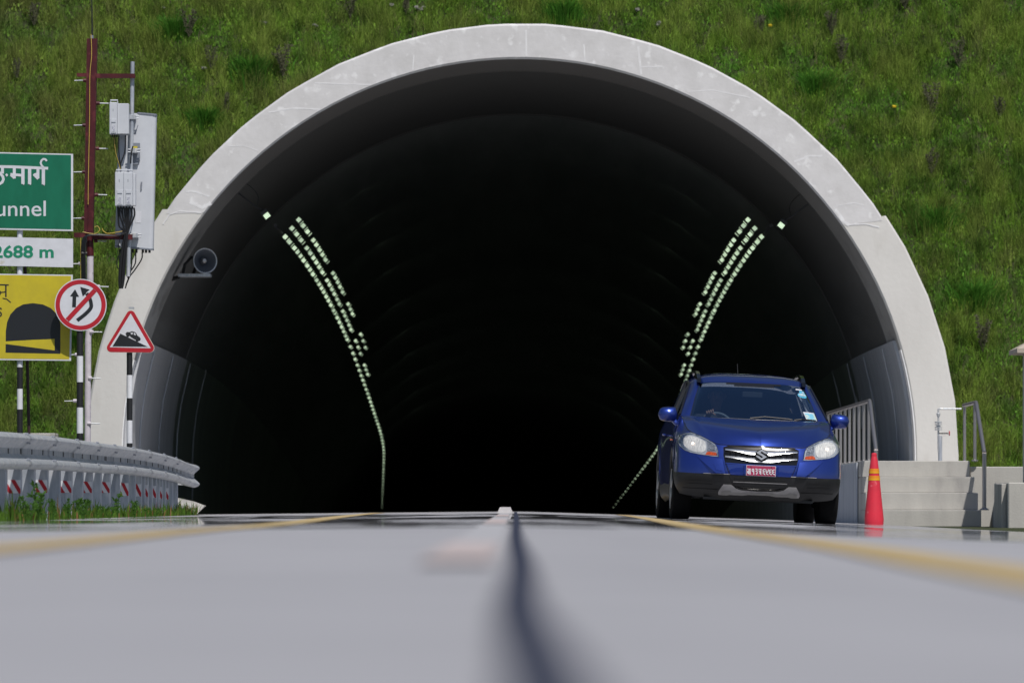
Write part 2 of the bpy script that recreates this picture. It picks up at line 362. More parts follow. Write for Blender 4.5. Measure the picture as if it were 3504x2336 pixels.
# white painted edge low on both sides, cement smears where the pours meet
def edge_strip(a0, a1, low, r0=RI+.0, r1=RI+.11):
    A = [a0+(a1-a0)*i/14 for i in range(15)]
    I = [(.1+(r0-.004)*math.cos(R(a)), ZC+(r0-.004)*math.sin(R(a))) for a in A]; O = [(.1+r1*math.cos(R(a)), ZC+r1*math.sin(R(a))) for a in A]
    if low == 'r': I = [(.1+r0-.004, -.3)]+I; O = [(.1+r1, -.3)]+O
    else: I += [(.1-r0+.004, -.3)]; O += [(.1-r1, -.3)]
    v, f = [], []
    for i, (a, b) in enumerate(zip(I, O)):
        v += [(a[0], Y0+.024, a[1]), (b[0], Y0+.024, b[1]), (b[0], Y0+.05, b[1]), (a[0], Y0+.35, a[1])]
        if i:
            o = (i-1)*4
            for k in range(4): f.append((o+k, o+(k+1) % 4, o+4+(k+1) % 4, o+4+k))
    return v, f
PR = lambda px, py: Vector(((px-CX)/F*Y0, CH+(HY-py)/F*Y0))
for k_, (pts_, w_) in enumerate([([(1800,92),(1801,205)],.028),([(1998,152),(2000,222)],.022),([(2188,146),(2191,264)],.034),([(2193,229),(2266,228)],.02),([(2352,314),(2440,309),(2585,308)],.018),
        ([(2718,553),(2770,534),(2834,514)],.03),([(2862,704),(2920,694),(2975,688)],.016),([(1416,188),(1414,246)],.02),([(1075,279),(1160,288),(1272,294)],.022),([(905,366),(1000,371),(1095,374)],.026),
        ([(612,637),(660,654),(716,672)],.028),([(760,480),(830,498),(885,516)],.012),([(500,730),(560,722),(612,722),(690,728)],.020),([(650,690),(690,712),(722,694)],.06),([(2895,770),(2960,766),(3040,758)],.022),([(2850,722),(2885,762),(2905,772)],.05)]):
    def clampr(p):
        d_ = p-Vector((.12, ZC)); L_ = d_.length; return Vector((.12, ZC))+d_*(max(RI+.045, min(6.31, L_))/L_) if p.y > ZC else p
    P_ = [clampr(PR(*q)) for q in pts_]; r_ = random.Random(k_); Q_ = []
    for a_, b_ in zip(P_[:-1], P_[1:]): Q_ += [a_.lerp(b_, t_/5) for t_ in range(5)]
    Q_.append(P_[-1]); L1, L2 = [], []
    for i, q in enumerate(Q_):
        d_ = (Q_[min(i+1, len(Q_)-1)]-Q_[max(0, i-1)]).normalized(); n_ = Vector((-d_.y, d_.x)); L1.append(q+n_*w_*r_.uniform(.25,.6)); L2.append(q-n_*w_*r_.uniform(.25,.6))
    obj('joint_smear', prism([tuple(q) for q in L1]+[tuple(q) for q in L2[::-1]], Y0-.0012-.0001*k_, Y0+.02), M['smear'], ring)
obj('white_edge', edge_strip(0, 15.5, 'r'), M['white_paint'], ring)
obj('white_edge', edge_strip(166, 180, 'l', r1=RI+.09), M['white_paint'], ring)
# lining
Ys = [Y0+1.2+.0]; 
y = Y0+1.2
while y < 175: y += (1.0 if y < 130 else 1.5); Ys.append(y)
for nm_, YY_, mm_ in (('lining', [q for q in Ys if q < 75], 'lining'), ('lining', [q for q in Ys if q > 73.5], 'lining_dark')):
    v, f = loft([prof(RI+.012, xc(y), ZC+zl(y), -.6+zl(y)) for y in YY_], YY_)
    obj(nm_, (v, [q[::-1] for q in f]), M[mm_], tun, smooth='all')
# construction joints as shallow raised bands, every 9 m
bands = []
for yj in (Y0+1.8, Y0+9):
    bands.append(loft([prof(RI-.004+dr, xc(y), ZC+zl(y), -.6+zl(y)) for y, dr in ((yj, .02), (yj+.02, 0), (yj+.12, 0), (yj+.14, .02))], [yj, yj+.02, yj+.12, yj+.14]))
for b_ in bands: obj('joint_band', b_, M['lining'], tun)
endp = prof(RI, xc(175), ZC+zl(175), -.6+zl(175)); obj('dark_cap', prism(endp, 174.9, 175.2), M['lining'], tun)  # unseen cap added to close off the tunnel and keep it dark
# wall cladding low on both sides
def clad(side, ya=Y0+.37, nk=8):
    v, f = [], []; zt = 2.55
    P = [(z, math.sqrt(max(0, RI**2-max(0, z-ZC)**2))) for z in [-.2, .3, .83, 1.2, 1.6, 2.0, 2.3, zt]]
    yy = [ya+1.2*k for k in range(nk)]
    for j, y in enumerate(yy):
        for (z, r) in P: v.append((xc(y)+side*(r-.05), y, z+zl(y)))
        v.append((xc(y)+side*(P[-1][1]+.02), y, zt+zl(y)+.01))
        v.append((xc(y)+side*(P[0][1]+.02), y, -.2+zl(y)))
    n = len(P)+2
    for j in range(len(yy)-1):
        for i in range(n-2): f.append((j*n+i, j*n+i+1, (j+1)*n+i+1, (j+1)*n+i))
    b0 = len(v)
    for (z, r) in P: v.append((xc(yy[0])+side*(r-.05), yy[0], z+zl(yy[0]))); v.append((xc(yy[0])+side*(r+.008), yy[0], z+zl(yy[0])))
    for i in range(len(P)-1): f.append((b0+2*i, b0+2*i+1, b0+2*i+3, b0+2*i+2))
    return v, f
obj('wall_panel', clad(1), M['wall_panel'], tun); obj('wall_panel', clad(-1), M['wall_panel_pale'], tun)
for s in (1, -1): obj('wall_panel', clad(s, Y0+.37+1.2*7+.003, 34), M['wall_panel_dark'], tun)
for s in (1, -1):                    # vertical cover strips on the cladding
    for yj in (Y0+2.2, Y0+5.8, Y0+9.4, Y0+13):
        pts = [(xc(yj)+s*(math.sqrt(RI**2-max(0, z-ZC)**2)-.065), yj, z) for z in (-.1, .8, 1.3, 1.8, 2.5)]
        obj('cover_strip', tube(pts, .012, 6), M['wall_panel'], tun)
# ------------------------------------------------------------------ walkway, stairs
WX0, WX1, WZ = 4.54, 6.30, .672
wk = thing('stepped_walkway', 'concrete steps and raised walkway on the right of the tunnel mouth', 'stairs', (5.4, 57, 0))
base = -.18
for k in range(4):
    zt = [.07-.035, .255, .46, WZ][k]; yf = 56.0+.3*k
    zb = base if k == 0 else [.07-.035, .255, .46, WZ][k-1]
    x1 = [5.995, 5.985, 5.975, 5.965][k]
    if k < 3: obj('step', box(WX0+.0015*k, x1, yf, 57.2-.004*k, zb, zt, .008), M['concrete_low'], wk)
    else: obj('landing', box(WX0+.0045, 5.94, yf, 65.9, zb, zt, .008), M['concrete_low'], wk)
v, f = [], []
obj('walkway_base', box(WX0+.004, 5.94, 57.0, 65.9, base, .455), M['concrete_low'], wk)
v, f = [], []
yy = [65.9+3*k for k in range(30)]
for y in yy:
    x0 = xc(y)-.1+WX0; v += [(x0, y, base+zl(y)-.3), (x0, y, WZ+zl(y)), (xc(y)+RI, y, WZ+zl(y))]
for j in range(len(yy)-1):
    for i in range(2): f.append((j*3+i, j*3+i+1, j*3+i+4, j*3+i+3))
obj('inner_walkway', (v, f), M['concrete_low'], wk)
# metal clad side wall strips of the walkway
v, f = [], []
for k in range(16):
    y = 56.95+k*.56
    obj('side_panel', box(WX0-.022, WX0-.002, y, y+.52, base, min(WZ-.02, .655), .004), M['wall_panel'], wk) if k else None
# railings
def railing(x, name, label, ys_, ztop, yf, zlow, zfoot, stepbase):
    t = thing(name, label, 'railing', (x, 57, WZ))
    for y in ys_:
        obj('post', tube([(x, y, WZ-.01), (x, y, ztop-.02)], .021, 10), M['steel'], t, True)
        obj('foot_plate', lathe([(.045, 0), (.045, .012), (.025, .02)], 14, (x, y, WZ)), M['steel'], t)
    obj('top_rail', tube([(x, ys_[-1]+.1, ztop), (x, ys_[0]-.12, ztop+.005), (x, ys_[0]-.2, ztop-.02), (x, yf, zlow)], .027, 12), M['steel'], t, True)
    obj('front_post', tube([(x, yf, zlow-.005), (x, yf, zfoot)], .027, 12), M['steel'], t, True)
    obj('foot_plate', lathe([(.06, 0), (.06, .012), (.03, .03)], 14, (x, yf, zfoot-.002)), M['steel'], t)
railing(4.66, 'stair_railing', 'stainless railing with many posts between the blue car and the steps', [57.25+.82*k for k in range(10)], 1.45, 56.12, .80, .035, 0)
railing(6.05, 'stair_railing', 'short stainless railing on the right of the steps', [57.3, 58.6], 1.43, 56.15, .765, .035, 0)
# wall right of the steps
wl = thing('retaining_wall', 'low plain concrete wall right of the steps', 'wall', (7, 57.6, 0))
obj('wall', box(5.998, 14, 57.35, 57.75, -.2, .60, .01), M['concrete_low'], wl)
obj('top_slab', box(6.0, 14, 57.76, 65.6, .3, .59), M['concrete_low'], wl)
pr = thing('concrete_block', 'square concrete block at the right edge of the picture', 'block', (6.9, 54.5, 0))
obj('block', box(6.115, 9.4, 54.0, 55.6, -.2, .375, .012), M['concrete_low'], pr)
obj('ledge', box(6.052, 6.112, 54.2, 54.7, -.2, .36, .006), M['concrete_low'], pr)
obj('wing_wall', ([(6.056,54.705,.34),(6.056,54.705,-.2),(6.235,57.3,-.2),(6.10,54.705,.34),(6.11,54.705,-.2),(6.30,57.3,-.2)], [(0,1,2),(5,4,3),(0,2,5,3),(0,3,4,1)]), M['concrete_low'], pr)
gp = thing('gate_pillar', 'pale pillar with a sloping stone cap at the right edge', 'pillar', (6.6, 55.2, .37))
obj('shaft', box(6.42, 6.85, 54.6, 55.1, .376, 1.985, .01), mottled('pale_wall', (.5,.47,.48), (.42,.4,.41), 3, .8), gp)
v = [(6.27,54.4,1.985),(7.0,54.4,1.985),(7.0,55.3,1.985),(6.27,55.3,1.985),(6.27,54.4,2.04),(7.0,54.4,2.04),(7.0,55.3,2.04),(6.27,55.3,2.04),(6.635,54.85,2.24)]
obj('cap', (v, [(3,2,1,0),(0,1,5,4),(1,2,6,5),(2,3,7,6),(3,0,4,7),(4,5,8),(5,6,8),(6,7,8),(7,4,8)]), mottled('cap_stone', (.5,.43,.36), (.42,.36,.3), 4, .8), gp)
# standpipe with valve
hp = thing('standpipe', 'galvanised standpipe with flanges and a small red valve wheel', 'pipe', (6.16, 62.5, WZ-.09))
s = F/62.5; Q = lambda px, py, dy=0: Vector(((px-CX)/s, 62.5+dy, CH+(HY-py)/s))
a = Q(3217, 1582); 
obj('column', tube([Q(3217,1590), Q(3217,1490)], .029, 12), M['galv_post'], hp, True)
obj('thin_pipe', tube(spline([Q(3211,1545), Q(3211,1470), Q(3211,1410), Q(3212,1399), Q(3222,1398)], 3)+[Q(3290,1398)], .013, 8), M['galv'], hp, True)
obj('union', tube([Q(3211,1425), Q(3211,1415), Q(3211,1412)], [.02,.03,.02], 10), M['galv'], hp)
for (ya, yb) in ((1442,1447), (1450,1454), (1460,1464), (1467,1471)):
    obj('flange', tube([Q(3211,ya), Q(3211,yb)], .052, 14), M['galv'], hp)
obj('valve_body', tube([Q(3211,1455), Q(3211,1461)], .03, 10), M['galv'], hp)
obj('valve_stem', tube([Q(3214,1482), Q(3245,1482)], .009, 8), M['black'], hp)
obj('hand_wheel', tube([Q(3247,1482), Q(3250,1482)], .034, 14), M['red'], hp)
obj('tag_plate', lathe([(.03,0),(.03,.004)], 12, Q(3231,1490,-.03)), M['salmon'], hp)
obj('base_flange', lathe([(.055,-.02),(.055,.0),(.03,.012)], 14, (hp.location.x-.055+.0, 62.5, WZ+.02)), M['galv'], hp)
# traffic cone
cn = thing('traffic_cone', 'tall slim red traffic cone with two yellow bands beside the car', 'cone', (0,0,0))
Dc = 52.0; sc = F/Dc; cx_ = (2991-CX)/sc; cz_ = CH+(HY-1813)/sc; OFF[cn.name] = Vector((cx_, Dc, cz_)); cn.location = (cx_, Dc, cz_)
H = lambda py: (1813-py)/sc
rad = [(.095,1813),(.112,1790),(.115,1775),(.105,1745),(.088,1700),(.072,1650),(.055,1600),(.042,1572),(.034,1563),(.031,1560),(.034,1556),(.03,1551),(.022,1549)]
obj('cone_body', lathe([(r, H(p)) for r, p in rad], 28, (cx_, Dc, cz_)), M['cone'], cn, True)
for (p0, r0, p1, r1) in ((1643,.0715,1627,.0665), (1619,.064,1603,.058)):
    pb = p0-(p0-p1)*.45; rb = r0-(r0-r1)*.45
    obj('band', join(setm(lathe([(r0-.004, H(p0)-.0), (r0+.001, H(p0)), (rb+.001, H(pb))], 28, (cx_, Dc, cz_)), 0), setm(lathe([(rb+.0012, H(pb)), (r1+.001, H(p1)), (r1-.004, H(p1))], 28, (cx_, Dc, cz_)), 1)), [M['coneyellow'], M['coneorange']], cn, True)
# ------------------------------------------------------------------ tunnel lamps
def lampD(py, row):
    zr = 4.43+.125*row; lo, hi = 66.0, 170.0
    for _ in range(50):
        m_ = (lo+hi)/2
        yy_ = HY-F*(zr+zl(m_)-CH)/m_
        if yy_ < py: lo = m_
        else: hi = m_
    return lo
C6 = lambda L: [650+y/2.24 for y in L]
row0 = C6([375,415,460,490,520,555,595,625,660,705,735,765,795,830,860,895,935,955,990,1025,1060,1095,1130,1155,1210,1260,1305,1350,1390,1430,1465,1500,1535])
p = row0[-1]; st = 14.5
while p < 1735: p += st; st = max(10.8, st*.975); row0.append(p)
row1 = C6([310,355,400,460,500,535,570,605,645,705,740,775,810,850,885,940,975,1010,1045,1080,1165,1213,1262,1350,1385,1420])
row2 = C6([245,290,335,400,435,475,510,550,650,685,720,755,795,885,925,960,1115,1165,1215])
lb, lf = box(-.05, .05, -.02, .3, -.0, .1, .008)
lens = ([(-.037,-.024,.016),(.037,-.024,.016),(.037,-.024,.084),(-.037,-.024,.084),(-.043,.26,-.006),(.043,.26,-.006),(.043,-.024,.006)], [(0,1,2,3),(4,5,1,0)])
protos = {}; LM = [M['lamp'], mat('lamp_lens_dim', (.6,.7,.6), .4, emit=(.56,.74,.50), es=.72), mat('lamp_lens_mid', (.6,.7,.6), .4, emit=(.60,.78,.52), es=.86)]
def lamp(D, row, side, key, big=False):
    t = bpy.data.objects.new('tunnel_lamp', None); COL.objects.link(t); t.empty_display_size = .1
    half = 3.84-.12*row; zr = 4.43+.125*row
    t.location = (xc(D)+.08+side*half, D, zr+zl(D)); t.rotation_euler = (0, side*R(45), 0)
    k = .93-.0045*(D-70)-(.012*(D-118) if D > 118 else 0); t.scale = (k, 1, k)
    tag(t, ['lit pale green lamp in the lowest, longest row', 'lit pale green lamp in the middle row', 'lit pale green lamp in the top, shortest row'][row]+(' of the left lamp line' if side < 0 else ' of the right lamp line'), 'tunnel lamp', ['lamps in the lowest row','lamps in the middle row','lamps in the top row'][row]+(' on the left' if side < 0 else ' on the right'))
    if 'h' not in protos:
        protos['h'] = obj('housing', (lb, lf), M['lampbody'], t, world=False); protos['l'] = obj('lens', lens, M['lamp'], t, world=False)
    else:
        for q in ('h', 'l'):
            c = protos[q].copy(); COL.objects.link(c); c.parent = t
            if q == 'l':
                c.material_slots[0].link = 'OBJECT'; c.material_slots[0].material = random.choice(LM)
for side in (-1, 1):
    for row, L in enumerate((row0, row1, row2)):
        for i, py in enumerate(L):
            if py < 1745: lamp(lampD(py, row), row, side, 0)
            if row == 0 and i % 5 == 2 and py < 1600:      # the light these lamps throw on the lining
                D_ = lampD(py, 0); ld = bpy.data.lights.new('lamp_light', 'AREA'); ld.shape = 'RECTANGLE'; ld.size = .12; ld.size_y = 5; ld.energy = 1.3; ld.color = (.8, 1, .78)
                lo_ = bpy.data.objects.new('lamp_light', ld); COL.objects.link(lo_); lo_.location = (xc(D_)+.08+side*3.6, D_+.2, 4.36+zl(D_)); lo_.rotation_euler = (-Vector((-side*.8, .75, -.6))).to_track_quat('Z', 'Y').to_euler()
# cable trays carrying the lamps
for side in (-1, 1):
    pts = [(xc(y)+.08+side*(3.93), y, 4.53+zl(y)) for y in [69.5+2*k for k in range(48)]]
    obj('lamp_tray', tube(pts, .03, 6), M['lampbody'], tun)
# single lamps near the mouth
def wall_lamp(px, py, side, label):
    D = 67.0; p = at(px, py, D); t = thing('wall_lamp', label, 'wall lamp', p)
    Mx = Matrix.Translation(p) @ Matrix.Rotation(side*R(38), 4, 'Y')
    obj('housing', xf(box(-.06,.06,-.02,.1,-.045,.1,.01), Mx), M['lampbody'], t)
    obj('lens', xf(box(-.045,.045,-.026,-.021,-.04,.035), Mx), M['lamp'], t)
    out = Vector((side, 0, .8)).normalized()
    obj('bracket', tube([p+Vector((0,.05,.05)), p+out*.25+Vector((0,.05,0)), p+out*.62+Vector((0,.05,0))], .015, 6), M['lampbody'], t)
    obj('wire', tube(spline([p+out*.2, p+out*.3+Vector((.1*-side,0,.12)), p+out*.45+Vector((.05*-side,0,.2)), p+out*.62+Vector((0,0,.08))], 4), .006, 5), M['cable'], t)
wall_lamp(913, 738, -1, 'single small lamp high on the left tunnel wall above the lamp rows')
wall_lamp(2673, 771, 1, 'single small lamp high on the right tunnel wall above the lamp rows')
# horn loudspeaker
D = 66.0; p = at(697, 893, D)
hs = thing('horn_loudspeaker', 'grey round horn loudspeaker on the left inner wall of the tunnel mouth', 'loudspeaker', p)
pr_ = [(.012,.02),(.02,.02),(.035,.03),(.06,.06),(.09,.03),(.13,-.02),(.175,-.06),(.185,-.065),(.185,-.05),(.14,0),(.07,.12),(.05,.2),(.05,.3)]
Mx = Matrix.Translation(p) @ Matrix.Rotation(R(12), 4, 'Z') @ Matrix.Rotation(R(-90), 4, 'X')
obj('horn', xf(lathe(pr_[::-1], 30, cap=False), Matrix.Translation(p) @ Matrix.Rotation(R(24), 4, 'Z') @ Matrix.Rotation(R(-90), 4, 'X')), mat('horn_grey', (.07,.08,.10), .45), hs, True)
obj('rim', xf(lathe([(.175,-.064),(.19,-.07),(.192,-.055),(.18,-.05)], 30, cap=False), Matrix.Translation(p) @ Matrix.Rotation(R(24), 4, 'Z') @ Matrix.Rotation(R(-90), 4, 'X')), M['galv'], hs, True)
obj('centre_plug', xf(lathe([(.0005,-.045),(.03,-.04),(.042,-.02),(.045,.02)], 16), Matrix.Translation(p) @ Matrix.Rotation(R(24), 4, 'Z') @ Matrix.Rotation(R(-90), 4, 'X')), M['steel'], hs, True)
q = at(655, 942, D)
obj('shelf_bracket', box(q.x-.2, q.x+.29, D-.05, D+.25, q.z-.02, q.z+.025, .004), M['galv'], hs)
obj('stay', tube([at(625,945,D+.1), at(632,905,D+.1), at(655,880,D+.1), at(690,893,D+.2)], .022, 8), M['black'], hs, True)
obj('stay', tube([at(660,940,D+.1), at(668,918,D+.15), at(690,905,D+.2)], .025, 8), M['black'], hs, True)
obj('stay', tube([at(610,948,D+.05), at(590,955,D+.3)], .03, 8), M['black'], hs, True)
# wall box on the right
D = 75.2
wb = thing('wall_box', 'pale metal box on the right inner tunnel wall above the railing', 'wall box', at(2918,1265,D))
M45 = Matrix.Translation(at(2918,1265,D)) @ Matrix.Rotation(R(-7), 4, 'Y')
obj('case', xf(box(-.055,.055,-.08,.08,-.16,.165,.008), M45), M['equip'], wb)
obj('eye', xf(tube([(.01,-.09,-.09),(.01,-.06,-.09)], .022, 12), M45), M['black'], wb)
obj('side_unit', xf(box(-.115,-.06,-.03,.08,0,.1,.006), M45), M['equip_dark'], wb)
obj('wall_arm', xf(box(.05,.3,.0,.06,-.04,.03), M45), M['equip_dark'], wb)
for (px, a_, b_, D_) in ((2948,1310,1385,73.3), (2933,1316,1385,74.2)):
    t = thing('conduit', 'thin pale conduit upright on the right tunnel wall'+(', the nearer and taller of two' if px == 2948 else ', the farther and shorter of two'), 'conduit', at(px, b_, D_))
    obj('pipe', tube([at(px,a_,D_), at(px,b_+80,D_)], .014, 6), M['galv'], t)
    obj('clip', tube([at(px,a_+10,D_), at(px,a_+14,D_)], .022, 6), M['galv'], t)
for (px, a_, b_, D_) in ((633,1275,1600,77.0), (657,1290,1640,78.9)):
    t = thing('conduit', 'thin pale conduit upright on the left tunnel wall'+(', the nearer of two' if px == 633 else ', the farther of two'), 'conduit', at(px, b_, D_))
    obj('pipe', tube([at(px,a_,D_), at(px,b_,D_)], .012, 6), M['galv'], t)
    obj('clip', tube([at(px,a_+20,D_), at(px,a_+24,D_)], .02, 6), M['galv'], t)
nb = thing('wall_cabinet', 'tall narrow black cabinet on the left tunnel wall', 'cabinet', at(611,1445,75.4))
obj('case', box(at(604,0   ,75.4).x, at(618,0   ,75.4).x, 75.2, 75.9, at(0,1450,75.4).z, at(0,1290,75.4).z, .01), M['black'], nb)
obj('door', box(at(606,0   ,75.4).x, at(616,0   ,75.4).x, 75.19, 75.197, at(0,1446,75.4).z, at(0,1295,75.4).z), M['lampbody'], nb)

# ------------------------------------------------------------------ left guardrail
gr = thing('guardrail', 'galvanised wave-shaped guardrail with striped posts left of the road', 'guardrail', (-4.3, 45, 0))
# path: distance, x pixel, top pixel
gpath = [(33,-190,1462),(36,0,1476),(38.5,110,1485),(41,205,1496),(43.5,290,1508),(46.5,370,1519),(49,440,1529),(51.5,500,1540),(54,556,1553),(56.5,600,1567),(58.5,630,1580)]
GP = spline([at(px, py, D_) for D_, px, py in gpath], 6)
wprof = [(.0,0),(.028,-.012),(.045,-.03),(.07,-.05),(.078,-.075),(.07,-.095),(.03,-.125),(.008,-.145),(.008,-.165),(.03,-.185),(.07,-.215),(.078,-.235),(.07,-.26),(.045,-.28),(.028,-.298),(0,-.31)]
wprof = [(.0,0),(.035,-.008),(.065,-.022),(.083,-.045),(.078,-.062),(.05,-.085),(.012,-.115),(.0,-.13),(.0,-.18),(.012,-.195),(.05,-.225),(.078,-.248),(.083,-.265),(.065,-.288),(.035,-.302),(0,-.31)]
def beam(P, prof_, sgn=1, yoff=0, th=.004, z0=0):
    v, f = [], []; n = len(prof_)
    for i, p in enumerate(P):
        a = P[max(0, i-1)]; b = P[min(len(P)-1, i+1)]; t = (b-a); t.z = 0; t.normalize(); nn = Vector((t.y, -t.x, 0))*sgn
        for (o, dz) in prof_: q = p+nn*(o+yoff); v.append((q.x, q.y, p.z+dz+z0))
        for (o, dz) in prof_: q = p+nn*(o+yoff-th); v.append((q.x, q.y, p.z+dz+z0))
        if i:
            a0 = (i-1)*2*n; b0 = i*2*n
            for k in range(n-1):
                f.append((a0+k, a0+k+1, b0+k+1, b0+k)); f.append((a0+n+k+1, a0+n+k, b0+n+k, b0+n+k+1))
            f.append((a0, b0, b0+n, a0+n)); f.append((a0+n-1, a0+2*n-1, b0+2*n-1, b0+n-1))
    return v, f
bm_ = obj('beam', beam(GP, wprof), M['galv'], gr, True)
# flared fishtail end
e = GP[-1]; endP = [e, e+Vector((.02,.25,-.01)), e+Vector((.05,.45,-.02)), e+Vector((.09,.55,-.03))]
obj('end_terminal', beam(endP, wprof, yoff=.003), M['galv'], gr, True)
def gpos(D_):
    for i in range(len(GP)-1):
        if GP[i].y <= D_ <= GP[i+1].y:
            t = (D_-GP[i].y)/(GP[i+1].y-GP[i].y); return GP[i].lerp(GP[i+1], t)
    return GP[-1].copy()
# splice joints with bolts
def bolts(D_):
    p = gpos(D_); out = []
    for dy in (-.1, -.05, .05, .1):
        for (o, dz) in ((.052,-.082), (.052,-.228), (.04,-.01)):
            q = gpos(D_+dy*1.2); out.append(xf(lathe([(.013,0),(.012,.008),(.005,.011)], 8), Matrix.Translation((q.x+o+.002, q.y, q.z+dz)) @ Matrix.Rotation(R(75), 4, 'Y')))
    return join(*out)
for D_ in (37.6, 39.9, 42.2, 44.5, 46.8, 49.1, 51.4, 53.7, 56):
    obj('bolts', bolts(D_), M['equip_dark'], bm_)
    q0 = gpos(D_); q1 = gpos(D_+.32)
    obj('splice_overlap', beam([q0, q1], wprof, yoff=.0045, th=.0035), M['galv'], bm_, True)
# long slots in the web
slots = [ ]
for i in range(26):
    D_ = 35.6+i*.95*(1 if i < 12 else .93); q = gpos(D_)
    slots.append(xf(box(-.002,.004,-.018,.018,-.022,.022), Matrix.Translation((q.x+.002, q.y, q.z-.155))))
for q_ in slots: obj('slot', q_, M['black'], bm_)
gpD = [34.2,35.4,36.55,37.7,38.85,40,41.15,42.3,43.45,44.6,45.75,46.9,48.05,49.2,50.1,51,51.5,52,52.6,53.2,53.7,54.2,54.8,55.4,56.2,57.2]
stick = {35.4,37.7,40,42.3,44.6,46.9,49.2,51,52,53.2,54.2,55.4}
def post_at(D_):
    q = gpos(D_); x = q.x-.015; zt = q.z-.27; wv = .136
    po = obj('post', box(x-wv, x, D_, D_+.10, crown(-4.5)-.05, zt+.06, .006), M['galv_post'], gr)
    obj('spacer', box(x-.03, x+.0, D_+.002, D_+.06, zt+.02, q.z-.06, .003), M['galv_post'], po)
    if D_ in stick:
        s_ = F/D_; z1 = zt-.13; z0 = z1-.115*(1.0 if D_ < 48 else 1.25); xa, xb = x-wv+.008, x-.003
        obj('reflector', box(xa, xb, D_-.003, D_-.0005, z0, z1), M['white'], po)
        h = z1-z0; wdt = xb-xa; polys = []
        for k in (-.35, .32):
            pts = [(xa+wdt*(k), z1), (xa+wdt*(k+.3), z1), (xa+wdt*(k+.85), z0), (xa+wdt*(k+.55), z0)]
            # clip to sticker
            def clipx(pts, xm, keep):
                out = []
                for i in range(len(pts)):
                    a = pts[i]; b = pts[(i+1) % len(pts)]; ia = (a[0]-xm)*keep >= 0; ib = (b[0]-xm)*keep >= 0
                    if ia: out.append(a)
                    if ia != ib: t = (xm-a[0])/(b[0]-a[0]); out.append((xm, a[1]+(b[1]-a[1])*t))
                return out
            pts = clipx(pts, xa, 1); pts = clipx(pts, xb, -1)
            if len(pts) > 2: polys.append(prism(pts, D_-.006, D_-.0035))
        obj('red_stripes', join(*polys), M['red'], po)
for D_ in gpD: post_at(D_)
# second rail behind, rounded end just visible
GP2 = [p+Vector((-.28, .2, .01)) for p in GP]
g2 = thing('guardrail', 'rear guardrail whose rounded end shows behind the front one', 'guardrail', GP2[-1])
obj('beam', beam(GP2, wprof, sgn=-1), M['galv'], g2, True)
obj('end_terminal', beam([GP2[-1], GP2[-1]+Vector((.12,.3,0)), GP2[-1]+Vector((.3,.42,-.01))], wprof, sgn=-1, yoff=.003), M['galv'], g2, True)
for D_ in (35, 39, 43, 47, 51, 55, 59):
    q = gpos(D_); obj('post', box(q.x-.27, q.x-.19, D_+.2, D_+.28, -.1, q.z-.02, .004), M['galv_post'], g2)
# pale concrete toe at the end of the rail
kt = thing('kerb_toe', 'pale pointed concrete kerb end beyond the guardrail', 'kerb', at(620,1752,61))
v = [at(570,1756,60), at(675,1757,60), at(700,1730,60.6), at(668,1716,60.9), at(600,1700,60.9), at(560,1700,60.9), at(560,1700,63), at(600,1700,63), at(668,1716,63), at(705,1730,63), at(675,1757,63)]
obj('kerb', ([tuple(a) for a in v], [(0,1,2,3,4,5),(5,4,7,6),(4,3,8,7),(3,2,9,8),(2,1,10,9)]), M['concrete_low'], kt)
# gutter slab at hill foot
gt = thing('drain_slab', 'pale concrete drain edge at the foot of the left slope', 'drain', at(90,1490,63))
obj('slab', box(-7.4, -6.55, 62.8, 63.3, .9, 1.13, .01), M['concrete_low'], gt)
obj('slab_support', box(-7.35, -6.6, 62.85, 63.25, -.1, .9), M['concrete_low'], gt)

# ------------------------------------------------------------------ signs
def sc_(D): return F/D
class Plane:
    """maps source pixels on an upright plate at distance D to metres"""
    def __init__(s, D): s.D = D
    def __call__(s, px, py): return ((px-CX)/F*s.D, CH+(HY-py)/F*s.D)
    def poly(s, pts, d0, d1=None): return prism([s(*p) for p in pts], s.D-d0, s.D-(d1 if d1 is not None else d0-.0015))
    def stroke(s, pts, wpx, d0): return stroke([s(*p) for p in pts], wpx/F*s.D, s.D-d0, s.D-d0+.0012)
Ds = 50.0; G = Plane(Ds)
def board(name, label, cat, quad, inner, mb, D=Ds, border=M['signwhite']):
    P_ = Plane(D); c = P_(sum(q[0] for q in quad)/4, max(q[1] for q in quad))
    t = thing(name, label, cat, (c[0], D, c[1]))
    obj('panel', prism([P_(*q) for q in quad], D, D+.012), border, t)
    if inner: obj('face', prism([P_(*q) for q in inner], D-.002, D), mb, t)
    return t
gs = board('road_sign', 'large green name board with white letters, topmost left of the mast', 'road sign', [(-430,511),(250,527),(250,791),(-430,777)], [(-424,516),(243,531),(243,785),(-424,772)], M['green'])
def glyph(name, parent, strokes, polys, m, P_, d=.0045):
    ps = []
    for i, (w_, pts) in enumerate(strokes): ps.append(P_.stroke(pts, w_*1.12, d+.0002*i))
    for i, pts in enumerate(polys): ps.append(P_.poly(pts, d+.0002*(i+len(strokes))))
    return obj(name, join(*ps), m, parent)
c2 = lambda L: [(x/3.016, 500+y/3.016) for x, y in L]      # measured in the 620x520 detail crop
